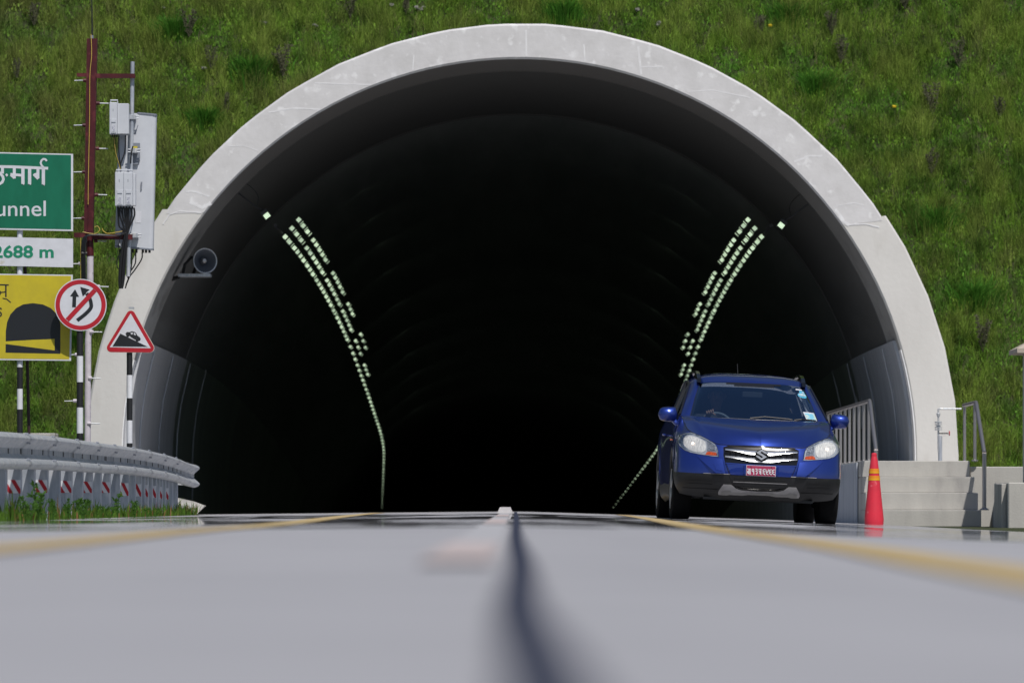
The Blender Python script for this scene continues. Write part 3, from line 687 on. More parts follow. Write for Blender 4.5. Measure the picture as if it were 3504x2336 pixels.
# Devanagari, drawn stroke by stroke
glyph('hindi_text', gs, [
    (8.5, c2([(-40,212),(140,215),(300,222),(497,230)])),                                  # head line
    (9, c2([(26,215),(26,285)])), (8, c2([(-14,262),(8,290),(30,315),(36,345),(22,375),(-6,392),(-30,390)])),   # nga
    (9, c2([(148,228),(148,335)])), (8, c2([(112,296),(150,330)])), (8, c2([(108,292),(236,303)])), (10, c2([(237,228),(237,392)])),   # ma
    (10, c2([(306,230),(306,394)])),                                                       # aa
    (9, c2([(392,236),(392,335)])), (8, c2([(348,290),(395,340)])), (7, c2([(352,296),(388,285)])), (10, c2([(448,236),(448,396)])),  # ga
    (6, c2([(452,222),(430,200),(420,175),(428,150),(448,134),(468,137),(484,156)]))],      # reph
    [c2([(54,296),(70,282),(86,300),(70,318)]), c2([(222,385),(249,385),(249,404)]), c2([(291,388),(319,388),(319,404)]), c2([(434,388),(462,388),(460,411)])], M['signwhite'], G)
v, f = textmesh('Tunnel', G(-66,0)[0], G(157,0)[0], G(0,740)[1], G(0,687)[1], Ds-.0035, bold=.005)
obj('english_text', (v, f), M['signwhite'], gs)
ws = board('distance_sign', 'long white board reading 2688 m in green, under the green board', 'road sign', [(-430,800),(250,817),(250,915),(-430,899)], None, None)
v, f = textmesh('2688 m', G(-24,0)[0], G(184,0)[0], G(0,883)[1], G(0,839)[1], Ds-.002, bold=.028)
obj('distance_text', (v, f), M['signgreentext'], ws)
ys_ = board('tunnel_sign', 'yellow board with a black tunnel picture, lowest left of the mast', 'road sign', [(-330,932),(249,940),(243,1234),(-330,1228)], [(-325,936),(243,944),(237,1229),(-325,1223)], M['yellow'])
c3_ = lambda L: [(x/2.529, 880+y/2.529) for x, y in L]
arch = [(50,727),(50,640),(62,560),(90,495),(140,440),(200,408),(285,397),(370,408),(440,440),(490,490),(515,540),(523,590),(523,835),(48,825),(49,750),(130,760),(473,806),(473,706),(280,714)]
glyph('tunnel_picture', ys_, [], [c3_(arch)], M['signblack'], G, .003)
glyph('hindi_letter', ys_, [(4.2, c3_([(-30,237),(76,241)])), (4.6, c3_([(51,244),(51,345)])), (3.6, c3_([(-12,250),(-8,290),(10,305),(50,300)])), (3.6, c3_([(8,305),(-8,335)])), (3.2, c3_([(22,355),(58,362),(94,392)]))], [], M['signblack'], G, .003)
v, f = textmesh('s', G(-8,0)[0], G(7,0)[0], G(0,1084)[1], G(0,1052)[1], Ds-.0035)
obj('english_letter', (v, f), M['signblack'], ys_)
def banded(name, label, cat, x, D, ztop, zbot, r, marks, first=0):
    """marks: pixel heights where black and white swap"""
    t = thing(name, label, cat, (x, D, zbot)); P_ = Plane(D)
    zs = [ztop]+[P_(0, m_)[1] for m_ in marks]+[zbot]
    for i in range(len(zs)-1):
        obj('white_band' if (i+first) % 2 else 'black_band', tube([(x, D, zs[i+1]), (x, D, zs[i])], r, 14, True), M['white'] if (i+first) % 2 else M['black'], t, True)
    return t
zg = -.06
D = 50.06; banded('sign_post', 'slim black and white banded post under the yellow board', 'post', G(66,0)[0], D, G(0,560)[1], zg, .033, [1256,1330,1400], 1)
OFFx = G(97,0)[0]
bp = thing('brown_pole', 'thin dark brown pole behind the yellow board', 'pole', (OFFx, 50.5, zg))
obj('shaft', tube([(at(97,0,50.5).x+.03, 50.5, zg), at(84,830,50.5)], .018, 8), mat('dark_brown', (.03,.012,.012), .6), bp, True)
obj('top_cap', lathe([(.021,0),(.021,.01)], 8, at(84,832,50.5)), M['black'], bp)
D = 49.8; P5 = Plane(D)
bpst = banded('sign_post', 'black and white banded post holding the round sign', 'post', P5(272,0)[0], D+.05, P5(0,1000)[1], zg, .037, [1218,1307,1394,1482], 0)
banded('sign_post', 'black and white banded post holding the triangular sign', 'post', at(442,0,51).x, 51.05, at(0,1090,51).z, zg, .034, [1283,1362,1438,1516], 0)
# round no overtaking sign
ro_ = thing('round_sign', 'round red-ringed sign with crossed black arrows', 'road sign', (P5(276,0)[0], D, P5(0,1131)[1]))
cx0, cz0 = P5(276, 1043); rr = 89/F*D
obj('disc', prism([(cx0+rr*math.cos(R(a)), cz0+rr*math.sin(R(a))) for a in range(0, 360, 6)], D, D+.006), M['signwhite'], ro_)
obj('red_ring', join(ringplate(cx0, cz0, rr*.80, rr*.965, D-.002, D, 60)), M['red'], ro_)
obj('straight_arrow', P5.poly([(c[0], c[1]) for c in c3_([(650,277),(684,342),(660,342),(657,434),(624,432),(628,340),(606,338)])], .002), M['signblack'], ro_)
curve = c3_([(668,547),(740,490),(785,440),(788,400),(776,355),(750,312)])
obj('bent_arrow', join(P5.stroke([(p.x, p.y) for p in spline([(a, b, 0) for a, b in curve], 4)], 12.5, .0022), P5.poly(c3_([(695,257),(775,280),(752,300),(735,322),(716,338)]), .0026)), M['signblack'], ro_)
obj('red_slash', P5.stroke(c3_([(582,543),(822,285)]), 15.5, .0036), M['red'], ro_)
# triangular sign
D = 51.0; P6 = Plane(D); tr_ = thing('triangle_sign', 'red-bordered triangular sign with a car going down a slope', 'road sign', (P6(446,0)[0], D, P6(0,1206)[1]))
def roundtri(a, b, c, r, n=6):
    pts = [Vector(a), Vector(b), Vector(c)]; out = []
    cen = (pts[0]+pts[1]+pts[2])/3
    for i in range(3):
        p = pts[i]; q = pts[i-1]; s_ = pts[(i+1) % 3]; d1 = (q-p).normalized(); d2 = (s_-p).normalized()
        half = math.acos(max(-1, min(1, d1.dot(d2))))/2; L = r/math.tan(half); o = p+(d1+d2).normalized()*(r/math.sin(half))
        a1 = p+d1*L-o; a2 = p+d2*L-o; t1 = math.atan2(a1.y, a1.x); t2 = math.atan2(a2.y, a2.x)
        dd = (t2-t1+math.pi) % (2*math.pi)-math.pi
        out += [(o.x+r*math.cos(t1+dd*k/n), o.y+r*math.sin(t1+dd*k/n)) for k in range(n+1)]
    return out
A3 = c3_([(1133,418),(890,822),(1366,826)])
T1 = roundtri(P6(*A3[0]), P6(*A3[1]), P6(*A3[2]), .055); cen = Vector((P6(446,0)[0], P6(0,1152)[1]))
obj('plate', prism(T1, D, D+.006), mat('sign_rim', (.6,.55,.47), .5), tr_)
obj('red_border', prism(roundtri(P6(*c3_([(1133,426)])[0]), P6(*c3_([(897,819)])[0]), P6(*c3_([(1359,823)])[0]), .05), D-.002, D-.0002), M['red'], tr_)
obj('white_field', P6.poly(c3_([(1131,486),(950,778),(1305,787)]), .0038, .0022), M['signwhite'], tr_)
obj('slope_picture', P6.poly(c3_([(1042,660),(974,771),(1280,775)]), .0052, .0040), M['signblack'], tr_)
cardots = [P6.poly(c3_([(1086,662),(1098,646),(1120,648),(1142,640),(1166,646),(1180,658),(1188,676),(1212,694),(1218,708),(1210,726),(1200,718),(1196,705),(1180,700),(1172,715),(1130,690),(1122,675),(1104,668),(1094,674)]), .0052, .0040)]
wheels = [xf(prism([(7/2.529*math.cos(R(a))*2.3/F*D, 7/2.529*math.sin(R(a))*2.3/F*D) for a in range(0, 360, 24)], D-.0056, D-.0046), Matrix.Translation((P6(*c3_([c])[0])[0], 0, P6(*c3_([c])[0])[1]))) for c in ((1108,674),(1190,714))]
obj('car_picture', join(*(cardots+wheels)), M['signblack'], tr_)
obj('car_window_picture', join(P6.poly(c3_([(1130,656),(1146,649),(1152,664),(1136,668)]), .0062, .0054), P6.poly(c3_([(1158,652),(1172,660),(1176,676),(1160,670)]), .0062, .0054)), M['signwhite'], tr_)
obj('top_clip', box(P6(440,0)[0], P6(458,0)[0], D+.006, D+.05, P6(0,1056)[1], P6(0,1050)[1]), M['galv'], tr_)
# ------------------------------------------------------------------ mast
Dm = 51.5; PM = Plane(Dm)
mm = lambda px, py, dy=0: Vector((PM(px, py)[0], Dm+dy, PM(px, py)[1]))
mast = thing('mast', 'tall mast, maroon above and pale below, with climbing pegs and cross arms', 'mast', (mm(303,0).x, Dm, zg))
def flatpost(x0a, x1a, ya, x0b, x1b, yb, d0, d1):
    a, b, c, d = mm(x0a, ya), mm(x1a, ya), mm(x0b, yb), mm(x1b, yb)
    v = [(a.x, Dm+d0, a.z), (b.x, Dm+d0, b.z), (d.x, Dm+d0, d.z), (c.x, Dm+d0, c.z), (a.x, Dm+d1, a.z), (b.x, Dm+d1, b.z), (d.x, Dm+d1, d.z), (c.x, Dm+d1, c.z)]
    return v, [(0,3,2,1),(4,5,6,7),(0,1,5,4),(1,2,6,5),(2,3,7,6),(3,0,4,7)]
obj('upper_shaft', join(flatpost(297,332,132,287,318,800,0,.1), flatpost(311,314,131,301,304,798,-.012,0)), M['maroon'], mast)
obj('middle_shaft', tube([mm(304,795,.05), mm(307,875,.05)], .045, 12), M['maroon'], mast, True)
obj('lower_shaft', join(tube([mm(307,874,.05), mm(306,1120,.05)], .04, 14), tube([mm(304,1118,.05), mm(300,1160,.05), (mm(297,0).x, Dm+.05, zg)], .038, 12)), M['pinkwhite'], mast, True)
obj('whip_aerial', tube([mm(314,132,.05), mm(314,80,.05), mm(312,-40,.05)], [.012,.008,.005], 6), M['black'], mast)
obj('top_clamp', tube([mm(313,133,.05), mm(313,120,.05)], .02, 8), M['equip_dark'], mast)
obj('cross_arm', join(flatpost(262,300,250,262,300,262,.02,.06), flatpost(330,462,253,330,463,268,-.02,.02)), M['maroon'], mast)
obj('cross_arm', join(flatpost(253,292,796,253,292,812,.0,.04), flatpost(318,454,802,318,453,820,-.02,.02)), M['maroon'], mast)
obj('hanging_pipe', tube([mm(452,210,.06), mm(450,400,.06), mm(437,945,.06)], .024, 12), M['galv_post'], mast, True)
obj('wire_on_shaft', tube(spline([mm(312,118,-.02), mm(314,190,-.02), mm(308,260,-.02), mm(307,400,-.02), mm(303,600,-.02), mm(302,700,-.02)], 4), .004, 5), M['yellowwire'], mast)
for i, (px, py, sd_) in enumerate([(290,275,-1),(335,353,1),(288,428,-1),(333,508,1),(287,588,-1),(330,666,1),(285,746,-1),(328,824,1),(275,902,-1),(335,980,1),(313,1135,1),(262,1213,-1),(308,1293,1),(256,1371,-1),(305,1448,1)]):
    m_ = M['maroon'] if py < 850 else M['pinkwhite']
    rg = obj('peg', tube([mm(px, py, .02), mm(px+sd_*36, py+(1 if sd_ < 0 else 1), .02)], .0075, 6), M['galv'], mast)
    obj('peg_socket', tube([mm(px-sd_*6, py, .02), mm(px+sd_*6, py, .02)], .022, 8), m_, rg)
# panel aerial
pa = thing('panel_aerial', 'tall pale grey panel aerial hanging beside the maroon mast', 'aerial', mm(460,850,.14))
def roundbox(q, d0, d1, r=.05):
    """tilted upright box with rounded left/right front edges; q = 4 px corners tl,tr,br,bl"""
    T, B = [], []
    for (a, b, out) in ((q[0], q[1], T), (q[3], q[2], B)):
        a = mm(*a); b = mm(*b)
        n = 5
        for k in range(n+1):
            t = R(90*k/n); out.append((a.x+r*(1-math.sin(t)), Dm+d0+r*(1-math.cos(t)) , a.z))
        out.reverse()
        o2 = []
        for k in range(n+1):
            t = R(90*k/n); o2.append((b.x-r*(1-math.sin(t)), Dm+d0+r*(1-math.cos(t)), b.z))
        out += o2+[(b.x, Dm+d1, b.z), (a.x, Dm+d1, a.z)]
    n = len(T); v = T+B; f = [tuple(range(n)), tuple(range(2*n-1, n-1, -1))]
    for i in range(n): j = (i+1) % n; f.append((i, i+n, j+n, j))
    return v, f
obj('case', roundbox([(402,380),(531,390),(520,850),(388,840)], .14, .26, .045), M['equip'], pa, True)
obj('end_cap', roundbox([(464,381),(532,386),(532,391),(464,386)], .13, .262, .03), M['equip_dark'], pa)
obj('end_cap', roundbox([(388,838),(521,848),(521,853),(388,843)], .13, .262, .04), M['equip_dark'], pa)
for (x, y) in ((450,400),(455,515),(458,805)):
    obj('clamp', join(tuple(box(mm(x-10,0).x, mm(x+14,0).x, Dm+.02, Dm+.13, mm(0,y+8).z, mm(0,y-8).z, .004)), tube([mm(x-18,y-4,.03), mm(x+26,y-4,.03)], .008, 6), tube([mm(x-18,y+5,.03), mm(x+24,y+5,.03)], .008, 6)), M['galv'], pa)
obj('tilt_bracket', join(flatpost(452,476,487,452,476,545,.1,.135), flatpost(455,472,545,452,470,560,.1,.13)), M['equip_dark'], pa)
obj('yellow_label', flatpost(453,468,498,453,468,505,.095,.099), M['yellow'], pa)
obj('paper_label', flatpost(462,480,720,460,478,760,.1365,.1395), M['signwhite'], pa)
obj('handle', flatpost(479,484,620,478,482,646,.12,.139), M['equip_dark'], pa)
obj('shadow_line', tube([mm(469,425,.137), mm(458,455,.137)], .004, 5), M['equip_dark'], pa)  # dark sliver drawn on the panel as a cast shadow
for x in (406, 413, 448, 462, 484, 495, 507): obj('socket', tube([mm(x,849,.19), mm(x,862,.19)], .014, 8), M['black'], pa)
def radio(name, label, x0, x1, xs_, y0, y1, n):
    t = thing(name, label, 'radio unit', mm((x0+x1)/2, y1, -.1))
    obj('case', xf(box(mm(x0,0).x, mm(x1,0).x, Dm-.14, Dm+.0, mm(0,y1).z, mm(0,y0).z, .006), Matrix()), M['equip'], t)
    if xs_ > x1: obj('heat_sink', box(mm(x1,0).x+.001, mm(xs_,0).x, Dm-.1, Dm+.01, mm(0,y1-2).z, mm(0,y0+3).z, .004), M['equip'], t)
    wv = (x1-x0)/n
    for k in range(n):
        a = x0+wv*k
        obj('hatch', box(mm(a+wv*.22,0).x, mm(a+wv*.88,0).x, Dm-.147, Dm-.1405, mm(0,y1-4).z, mm(0,y0+(y1-y0)*.53).z, .002), M['equip'], t)
        obj('slot', box(mm(a+wv*.28,0).x, mm(a+wv*.82,0).x, Dm-.151, Dm-.1475, mm(0,y0+(y1-y0)*.645).z, mm(0,y0+(y1-y0)*.62).z), M['equip_dark'], t)
        obj('label_plate', box(mm(a+wv*.36,0).x, mm(a+wv*.7,0).x, Dm-.150, Dm-.1475, mm(0,y1-9).z, mm(0,y0+(y1-y0)*.73).z), mottled('label_print', (.7,.7,.74), (.2,.22,.3), 60, .5), t)
        obj('notch', box(mm(a+wv*.46,0).x, mm(a+wv*.52,0).x, Dm-.143, Dm-.1405, mm(0,y0+(y1-y0)*.29).z, mm(0,y0+(y1-y0)*.21).z), M['equip_dark'], t)
    for k in range(1, n): obj('seam', box(mm(x0+wv*k,0).x-.002, mm(x0+wv*k,0).x+.002, Dm-.1425, Dm-.1403, mm(0,y1-2).z, mm(0,y0+2).z), M['equip_dark'], t)
    obj('carry_handle', tube([mm(x0+3,y0+2,-.08), mm(x0+3,y0-8,-.09), mm(x0+3+min(30,(x1-x0)*.9),y0-8,-.09) if n == 1 else mm(x1-1,y0+3-11,-.09), mm(x0+3+min(30,(x1-x0)*.9),y0+2,-.08) if n == 1 else mm(x1-1,y0+2,-.08)], .009, 6), M['equip'], t)
    for k in range(3*n): obj('cable_gland', tube([mm(x0+8+(x1-x0-10)*k/(3*n-1),y1,-.07), mm(x0+8+(x1-x0-10)*k/(3*n-1),y1+9,-.07)], .009, 6), M['black'], t)
    return t
radio('radio_unit', 'upper pale radio box between the mast and the grey pipe', 378, 404, 443, 354, 463, 1)
radio('radio_unit', 'lower pale radio box with two hatches in front of the panel aerial', 397, 457, 466, 592, 708, 2)
cb = thing('cable_bundle', 'black cables hanging from the radio boxes and gathered below the aerial', 'cables', mm(420,990,-.05))
def cable(pts, r=.0075, dy=-.05, m='cable', nm='cable'):
    obj(nm, tube(spline([mm(p[0], p[1], p[2] if len(p) > 2 else dy) for p in pts], 5), r, 6), M[m], cb, True)
cable([(392,465),(394,500),(405,550),(416,585)]); cable([(408,465),(408,520),(415,588)]); cable([(431,465),(428,520),(415,560),(412,588)])
cable([(391,465),(397,520),(408,560),(414,583)], .003, -.06, 'yellowwire')
cable([(447,560),(450,520),(455,500)], .008, .0)
for i, (a, b) in enumerate(((405,410),(411,424),(420,432),(428,436),(434,436),(440,438),(450,442),(460,446))):
    cable([(a,712),(a+1,740),(b-1+(i % 3),775),(433+(i-4)*1.7,800),(424+(i-4)*2.6,880),(418+(i-4)*2.4,960),(416+(i-4)*1.2,988)], .010, -.045-.01*(i % 3))
cable([(408,862),(398,890),(400,915),(412,922)], .006, .1); cable([(414,862),(414,900),(414,950)], .007, .1); cable([(405,866),(408,900),(413,950)], .007, .08)
cable([(448,862),(448,900),(440,945),(428,975)], .008, .1); cable([(462,862),(460,900),(442,930),(434,950)], .008, .1); cable([(484,862),(482,885),(460,920),(438,950),(426,985)], .008, .1)
for k in range(5): cable([(438-k,798),(400,808),(330,802+k),(300,806+k),(286+k*3,818+k*2),(281+k*3,850),(282+k*3,960),(283+k*3,1060)], .009, -.045-.006*k)
cable([(285,795),(310,800),(330,800),(342,790),(342,784),(335,775),(326,778)], .0045, -.06, 'yellowwire'); cable([(352,782),(354,790),(370,800),(400,796),(422,792)], .0045, -.06, 'yellowwire')
cable([(277,815),(277,900),(277,1000),(276,1060)], .004, -.03, 'yellowwire')
cable([(412,712),(420,740),(424,780),(410,830),(405,870)], .004, -.08)
obj('cable_tie', tube([mm(281,868,-.055), mm(300,868,-.055)], .02, 6), M['black'], cb)

# ------------------------------------------------------------------ slope
def hz(x, y):
    n = mnoise.noise(Vector((x*.35, y*.35, 3)))*.35+mnoise.noise(Vector((x*1.3, y*1.3, 7)))*.12
    t = max(0, y-65.9); return -.1+1.25*t+n*min(1, t*.8)
def inhole(x, z, r=6.36): return (math.hypot(x-.15, z-ZC) < r) if z > ZC else abs(x-.15) < r
xs = [-40+.2*i for i in range(401)]; ys = [65.9+.15*j for j in range(121)]
v = [(x, y, hz(x, y)) for y in ys for x in xs]; nx = len(xs); f = []
for j in range(len(ys)-1):
    for i in range(nx-1):
        q = (j*nx+i, j*nx+i+1, (j+1)*nx+i+1, (j+1)*nx+i)
        if any(inhole(v[k][0], v[k][2], 6.02) for k in q): continue
        f.append(q)
tag(obj('hillside', (v, f), M['soil'], smooth='all'), kind='structure', label='steep grassy slope above the tunnel')
def patch(x, z, sc, seed): return mnoise.fractal(Vector((x*sc, z*sc, seed)), 1.0, 2.0, 4)
def blades(name, base, L, W, lean, cols, label, cat='grass', seg=3, seed=1):
    g = np.random.default_rng(seed); n = len(base)
    az = g.uniform(0, 2*math.pi, n); d = np.stack([np.cos(az), np.sin(az), np.zeros(n)], 1)
    fa = g.uniform(0, 2*math.pi, n); wv = np.stack([np.cos(fa), np.sin(fa)*.5, np.zeros(n)], 1)*W[:, None]*.5
    up = np.array([0, 0, 1.0]); ln = lean[:, None]
    p0 = base; p1 = base+up*(L*.5)[:, None]+d*ln*L[:, None]*.25; p2 = base+up*(L*(1-.35*np.clip(lean, 0, 1)))[:, None]+d*ln*L[:, None]*.85
    V = np.stack([p0-wv, p0+wv, p1-wv*.8, p1+wv*.8, p2], 1).reshape(-1, 3).astype(np.float32)
    T = (np.arange(n)[:, None]*5+np.array([0,1,3,0,3,2,2,3,4])[None]).reshape(-1).astype(np.int32)
    me = bpy.data.meshes.new(name); me.vertices.add(len(V)); me.vertices.foreach_set('co', V.ravel())
    me.loops.add(len(T)); me.loops.foreach_set('vertex_index', T); me.polygons.add(len(T)//3)
    me.polygons.foreach_set('loop_start', np.arange(0, len(T), 3, dtype=np.int32)); me.update(calc_edges=True)
    a = me.color_attributes.new('tint', 'FLOAT_COLOR', 'POINT')
    C = np.ones((n, 5, 4), np.float32); C[:, :, :3] = cols[:, None, :]; a.data.foreach_set('color', C.ravel())
    me.materials.append(M['grass']); o = bpy.data.objects.new(name, me); COL.objects.link(o)
    tag(o, label, cat, kind='stuff'); return o
def grass_cols(x, z, g):
    n = len(x); green = np.array([.155,.285,.022]); dk = np.array([.055,.125,.012]); yel = np.array([.33,.39,.075]); br = np.array([.15,.14,.055]); bright = np.array([.11,.30,.03])
    a = np.array([patch(x[i], z[i], .45, 1) for i in range(n)]); b = np.array([patch(x[i], z[i], 1.6, 9) for i in range(n)]); c = np.array([patch(x[i], z[i], 4.0, 4) for i in range(n)])
    left = np.clip((-x-.5)/6, 0, 1)*np.clip((z-1.5)/4, 0, 1)
    ry = np.clip(.14+1.1*b+.25*left+g.normal(0, .22, n), 0, 1)[:, None]; rd = np.clip(.30+1.5*c-.3*a+g.normal(0, .15, n), 0, 1)[:, None]; rb = np.clip(-.28+.9*a+.6*left+.6*c+g.normal(0, .2, n), 0, 1)[:, None]; rg = np.clip(-.15-1.1*b+.4*a, 0, 1)[:, None]
    big = np.array([patch(x[i], z[i], .22, 55) for i in range(n)])[:, None]; rd = np.clip(rd+.45*big, 0, 1); col = green*(1-rd)+dk*rd; col = col*(1-ry*.6)+yel*ry*.6; col = col*(1-rb*.6)+br*rb*.6; col = col*(1-rg*.7)+bright*rg*.7
    return ((col*.98+col.mean(1, keepdims=True)*.07)*g.uniform(.62, 1.3, (n, 1))).astype(np.float32), b, c
def hill_pts(n, g, x0=-11, x1=11, z0=-.3, z1=11.5):
    x = g.uniform(x0, x1, n); t = g.uniform(0, 1, n)*(z1-z0)/1.25; y = 65.92+t
    keep = np.array([patch(a*1.0, b*1.25, 3.0, 21) > -.75 for a, b in zip(x, t)])
    x, y = x[keep], y[keep]; z = np.array([hz(a, b) for a, b in zip(x, y)])
    out = (np.where(z > ZC, np.hypot(x-.15, z-ZC), np.abs(x-.15)) > 6.42)
    return np.stack([x, y, z], 1)[out]
g = np.random.default_rng(11)
T_ = hill_pts(92000, g)                          # tufts
col, b_, c_ = grass_cols(T_[:, 0], T_[:, 2], g)
k = 13; n = len(T_)
Lt = np.clip(.23+.26*b_+.22*c_+g.normal(0, .06, n), .08, .65); lt = np.clip(g.normal(.6, .3, n)+.3*c_, .05, 1.3)
base = np.repeat(T_, k, 0)+g.normal(0, .03, (n*k, 3))*[1, 1, .2]
blades('hill_grass', base, np.repeat(Lt, k)*g.uniform(.5, 1.25, n*k), g.uniform(.004, .009, n*k), np.clip(np.repeat(lt, k)+g.normal(0, .25, n*k), 0, 1.4), np.repeat(col, k, 0)*g.uniform(.75, 1.25, (n*k, 1)).astype(np.float32), 'mixed green and straw coloured grass covering the slope', seed=3)
# small broad leaves among the grass
T2 = hill_pts(150000, g); col2, _, _ = grass_cols(T2[:, 0], T2[:, 2], g)
n = len(T2); blades('hill_herbs', T2+np.stack([0*T2[:, 0], 0*T2[:, 0], g.uniform(.0, .16, len(T2))], 1), g.uniform(.03, .09, n), g.uniform(.012, .034, n), g.uniform(.3, 1.2, n), (col2*np.array([.85, .95, .8])).astype(np.float32), 'small leafy herbs among the slope grass', 'herbs', seed=5)
# long seed stalks
T3 = hill_pts(6500, g); n = len(T3); cs = np.tile(np.array([[.24, .24, .10]], np.float32), (n, 1))*g.uniform(.6, 1.2, (n, 1)).astype(np.float32)
blades('seed_stalks', T3, g.uniform(.25, .6, n), np.full(n, .005), g.uniform(.1, .6, n), cs, 'thin straw coloured seed stalks on the slope', seed=6)
# verge grass near the guardrail and the hill foot
def verge(n, xf_, x1, y0, y1, g):
    y = g.uniform(y0, y1, n); x = np.array([xf_(a) for a in y])+g.uniform(0, x1, n)
    return np.stack([x, y, np.array([crown(a) for a in x])], 1)
g = np.random.default_rng(5)
V1 = verge(9000, lambda y: gpos(min(60, max(33.2, y))).x-.55, .62, 33.2, 60.5, g); n = len(V1)
hh = np.array([.10+.10*abs(patch(a[1]*1.0, 0, 1.2, 31))+.12*max(0, patch(a[1], 0, 3.0, 8)) for a in V1])
vc = np.array([.08,.16,.02])*g.uniform(.5, 1.3, (n, 1)); vc[::9] = [.2,.12,.05]; vc[::23] = [.09,.02,.02]
blades('verge_grass', V1, hh*g.uniform(.5, 1.4, n), g.uniform(.008, .02, n), g.uniform(0, .6, n), vc.astype(np.float32), 'green grass and weeds growing along the foot of the guardrail', seed=9)
V2 = verge(30000, lambda y: -10.5, 5.2, 58, 66.2, g); V2 = V2[V2[:, 0] < -5.2-.2*(V2[:, 1] > 0)]; V2 = V2[~((V2[:, 1] > 62.6) & (V2[:, 1] < 63.4) & (V2[:, 0] > -7.5) & (V2[:, 0] < -6.5))]; V2 = V2[V2[:, 0] < -6.45] ; n = len(V2)
cc, _, _ = grass_cols(V2[:, 0], V2[:, 2]+V2[:, 1]*.3, g)
blades('verge_grass', V2, g.uniform(.2, .6, n), g.uniform(.008, .014, n), g.uniform(.2, .9, n), (cc*1.1).astype(np.float32), 'tall grass on the flat verge at the foot of the left slope', seed=10)
# weeds standing against the guardrail
def weed(p, h, seed, label, dry=False, group=None, name='weed', cat='weed', flower=None):
    r_ = random.Random(seed); t = thing(name, label, cat, p, group)
    st = []; lv = []; p = Vector(p)
    for b in range(r_.randint(2, 3) if not dry else r_.randint(6, 10)):
        a = r_.uniform(0, 6.28); sp = r_.uniform(.05, .3) if not dry else r_.uniform(.05, .3)
        top = p+Vector((math.cos(a)*sp*h, math.sin(a)*sp*h, h*r_.uniform(.6, 1)))
        mid = p.lerp(top, .5)+Vector((r_.uniform(-.04, .04), 0, .03)); L = spline([p, mid, top], 4)
        st.append(tube(L, [.006*(1-.6*i/len(L))+(.003 if dry else 0) for i in range(len(L))], 5))
        for q in L[2:]:
            for _ in range(5 if not dry else 6):
                d = Vector((r_.uniform(-1, 1), r_.uniform(-1, 1), r_.uniform(-.1, .8))).normalized()*h*r_.uniform(.10, .2)*(.6 if dry else 1); sd_ = Vector((-d.z, .2*d.x, d.x)).normalized()*d.length*(.17 if not dry else .16)
                n_ = len(lv)
                lv.append(([tuple(q), tuple(q+d*.5+sd_), tuple(q+d), tuple(q+d*.5-sd_)], [(0,1,2,3)]))
    obj('stem', join(*st), M['dry'] if dry else M['weedleaf'], t); obj('foliage', join(*lv), M['dry'] if dry else M['weedleaf'], t)
    if flower: obj('flower', lathe([(.001,-.01),(.02,0),(.025,.012),(.012,.02),(.001,.022)], 8, top), flower, t)
    return t
M['weedleaf'] = foliage('weed_leaf', False, (.055,.13,.02))
for i, (px, h) in enumerate([(25,.42),(52,.62),(85,.34),(118,.36),(168,.38),(205,.5),(222,.36),(262,.28),(297,.3),(350,.52),(398,.36),(430,.26),(480,.24)]):
    x_ = None
    for D_ in np.arange(34, 60, .2):
        q = gpos(D_); 
        if CX+q.x/D_*F >= px: break
    weed((q.x+.16+.03*(i % 3), float(D_), crown(-4)-.01), h*.52, 40+i, 'leafy green weed rising in front of the striped guardrail posts', group='weeds in front of the guardrail')
# dry shrubs and bright clumps on the slope
def onhill(px, py):
    lo, hi = 65.9, 85.0
    for _ in range(40):
        m_ = (lo+hi)/2; p = at(px, py, m_)
        if p.z > hz(p.x, m_): lo = m_
        else: hi = m_
    return at(px, py, lo)
for i, (px, py) in enumerate([(778,385),(725,240),(650,130),(970,265),(1390,50),(2845,120),(2875,215),(3190,395),(3420,400),(3185,590),(3280,230),(3095,30),(60,270),(120,90),(1200,60),(3360,1200),(2600,120)]):
    weed(tuple(onhill(px, py)-Vector((0,.1,.02))), .34+.07*(i % 4), 90+i, 'dark dried-up bush standing in the slope grass', True, 'dark dry bushes on the slope', 'dry_bush', 'bush')
def clump(p, r, seed, label):
    g = np.random.default_rng(seed); n = 1100
    th = g.uniform(0, 6.28, n); rr_ = r*np.abs(g.normal(0, .6, n)); b = np.stack([p[0]+rr_*np.cos(th), p[1]+rr_*np.sin(th)*.6, p[2]-.05+rr_*np.sin(th)*.6], 1)
    o = blades('grass_clump', b, g.uniform(.15, .42, n), g.uniform(.012, .028, n), g.uniform(.2, .9, n), (np.array([.075,.22,.025])*g.uniform(.6, 1.3, (n, 1))).astype(np.float32), label, 'grass', seed=seed)
    del o['kind']; o['group'] = 'lush green clumps on the slope'
for i, (px, py, r_) in enumerate([(860,245,.32),(600,110,.3),(1930,50,.3),(2790,300,.25),(3330,1020,.35),(700,420,.2),(2700,60,.25),(250,1180,.2),(3200,760,.3)]):
    clump(onhill(px, py), r_, 60+i, 'lush bright green clump standing out from the slope grass')
for (px, py) in ((2632,98),(3055,374)):
    p = onhill(px, py)-Vector((0,.25,0)); t = thing('flower', 'single yellow flower on the slope'+(', the higher one' if py < 200 else ', the lower one'), 'flower', p)
    obj('petals', lathe([(.001,0),(.03,.005),(.04,.03),(.02,.04),(.001,.042)], 9, p), M['flower'], t); obj('stem', tube([p, p-Vector((0,-.1,.35))], .005, 5), M['weedleaf'], t)
rk = []
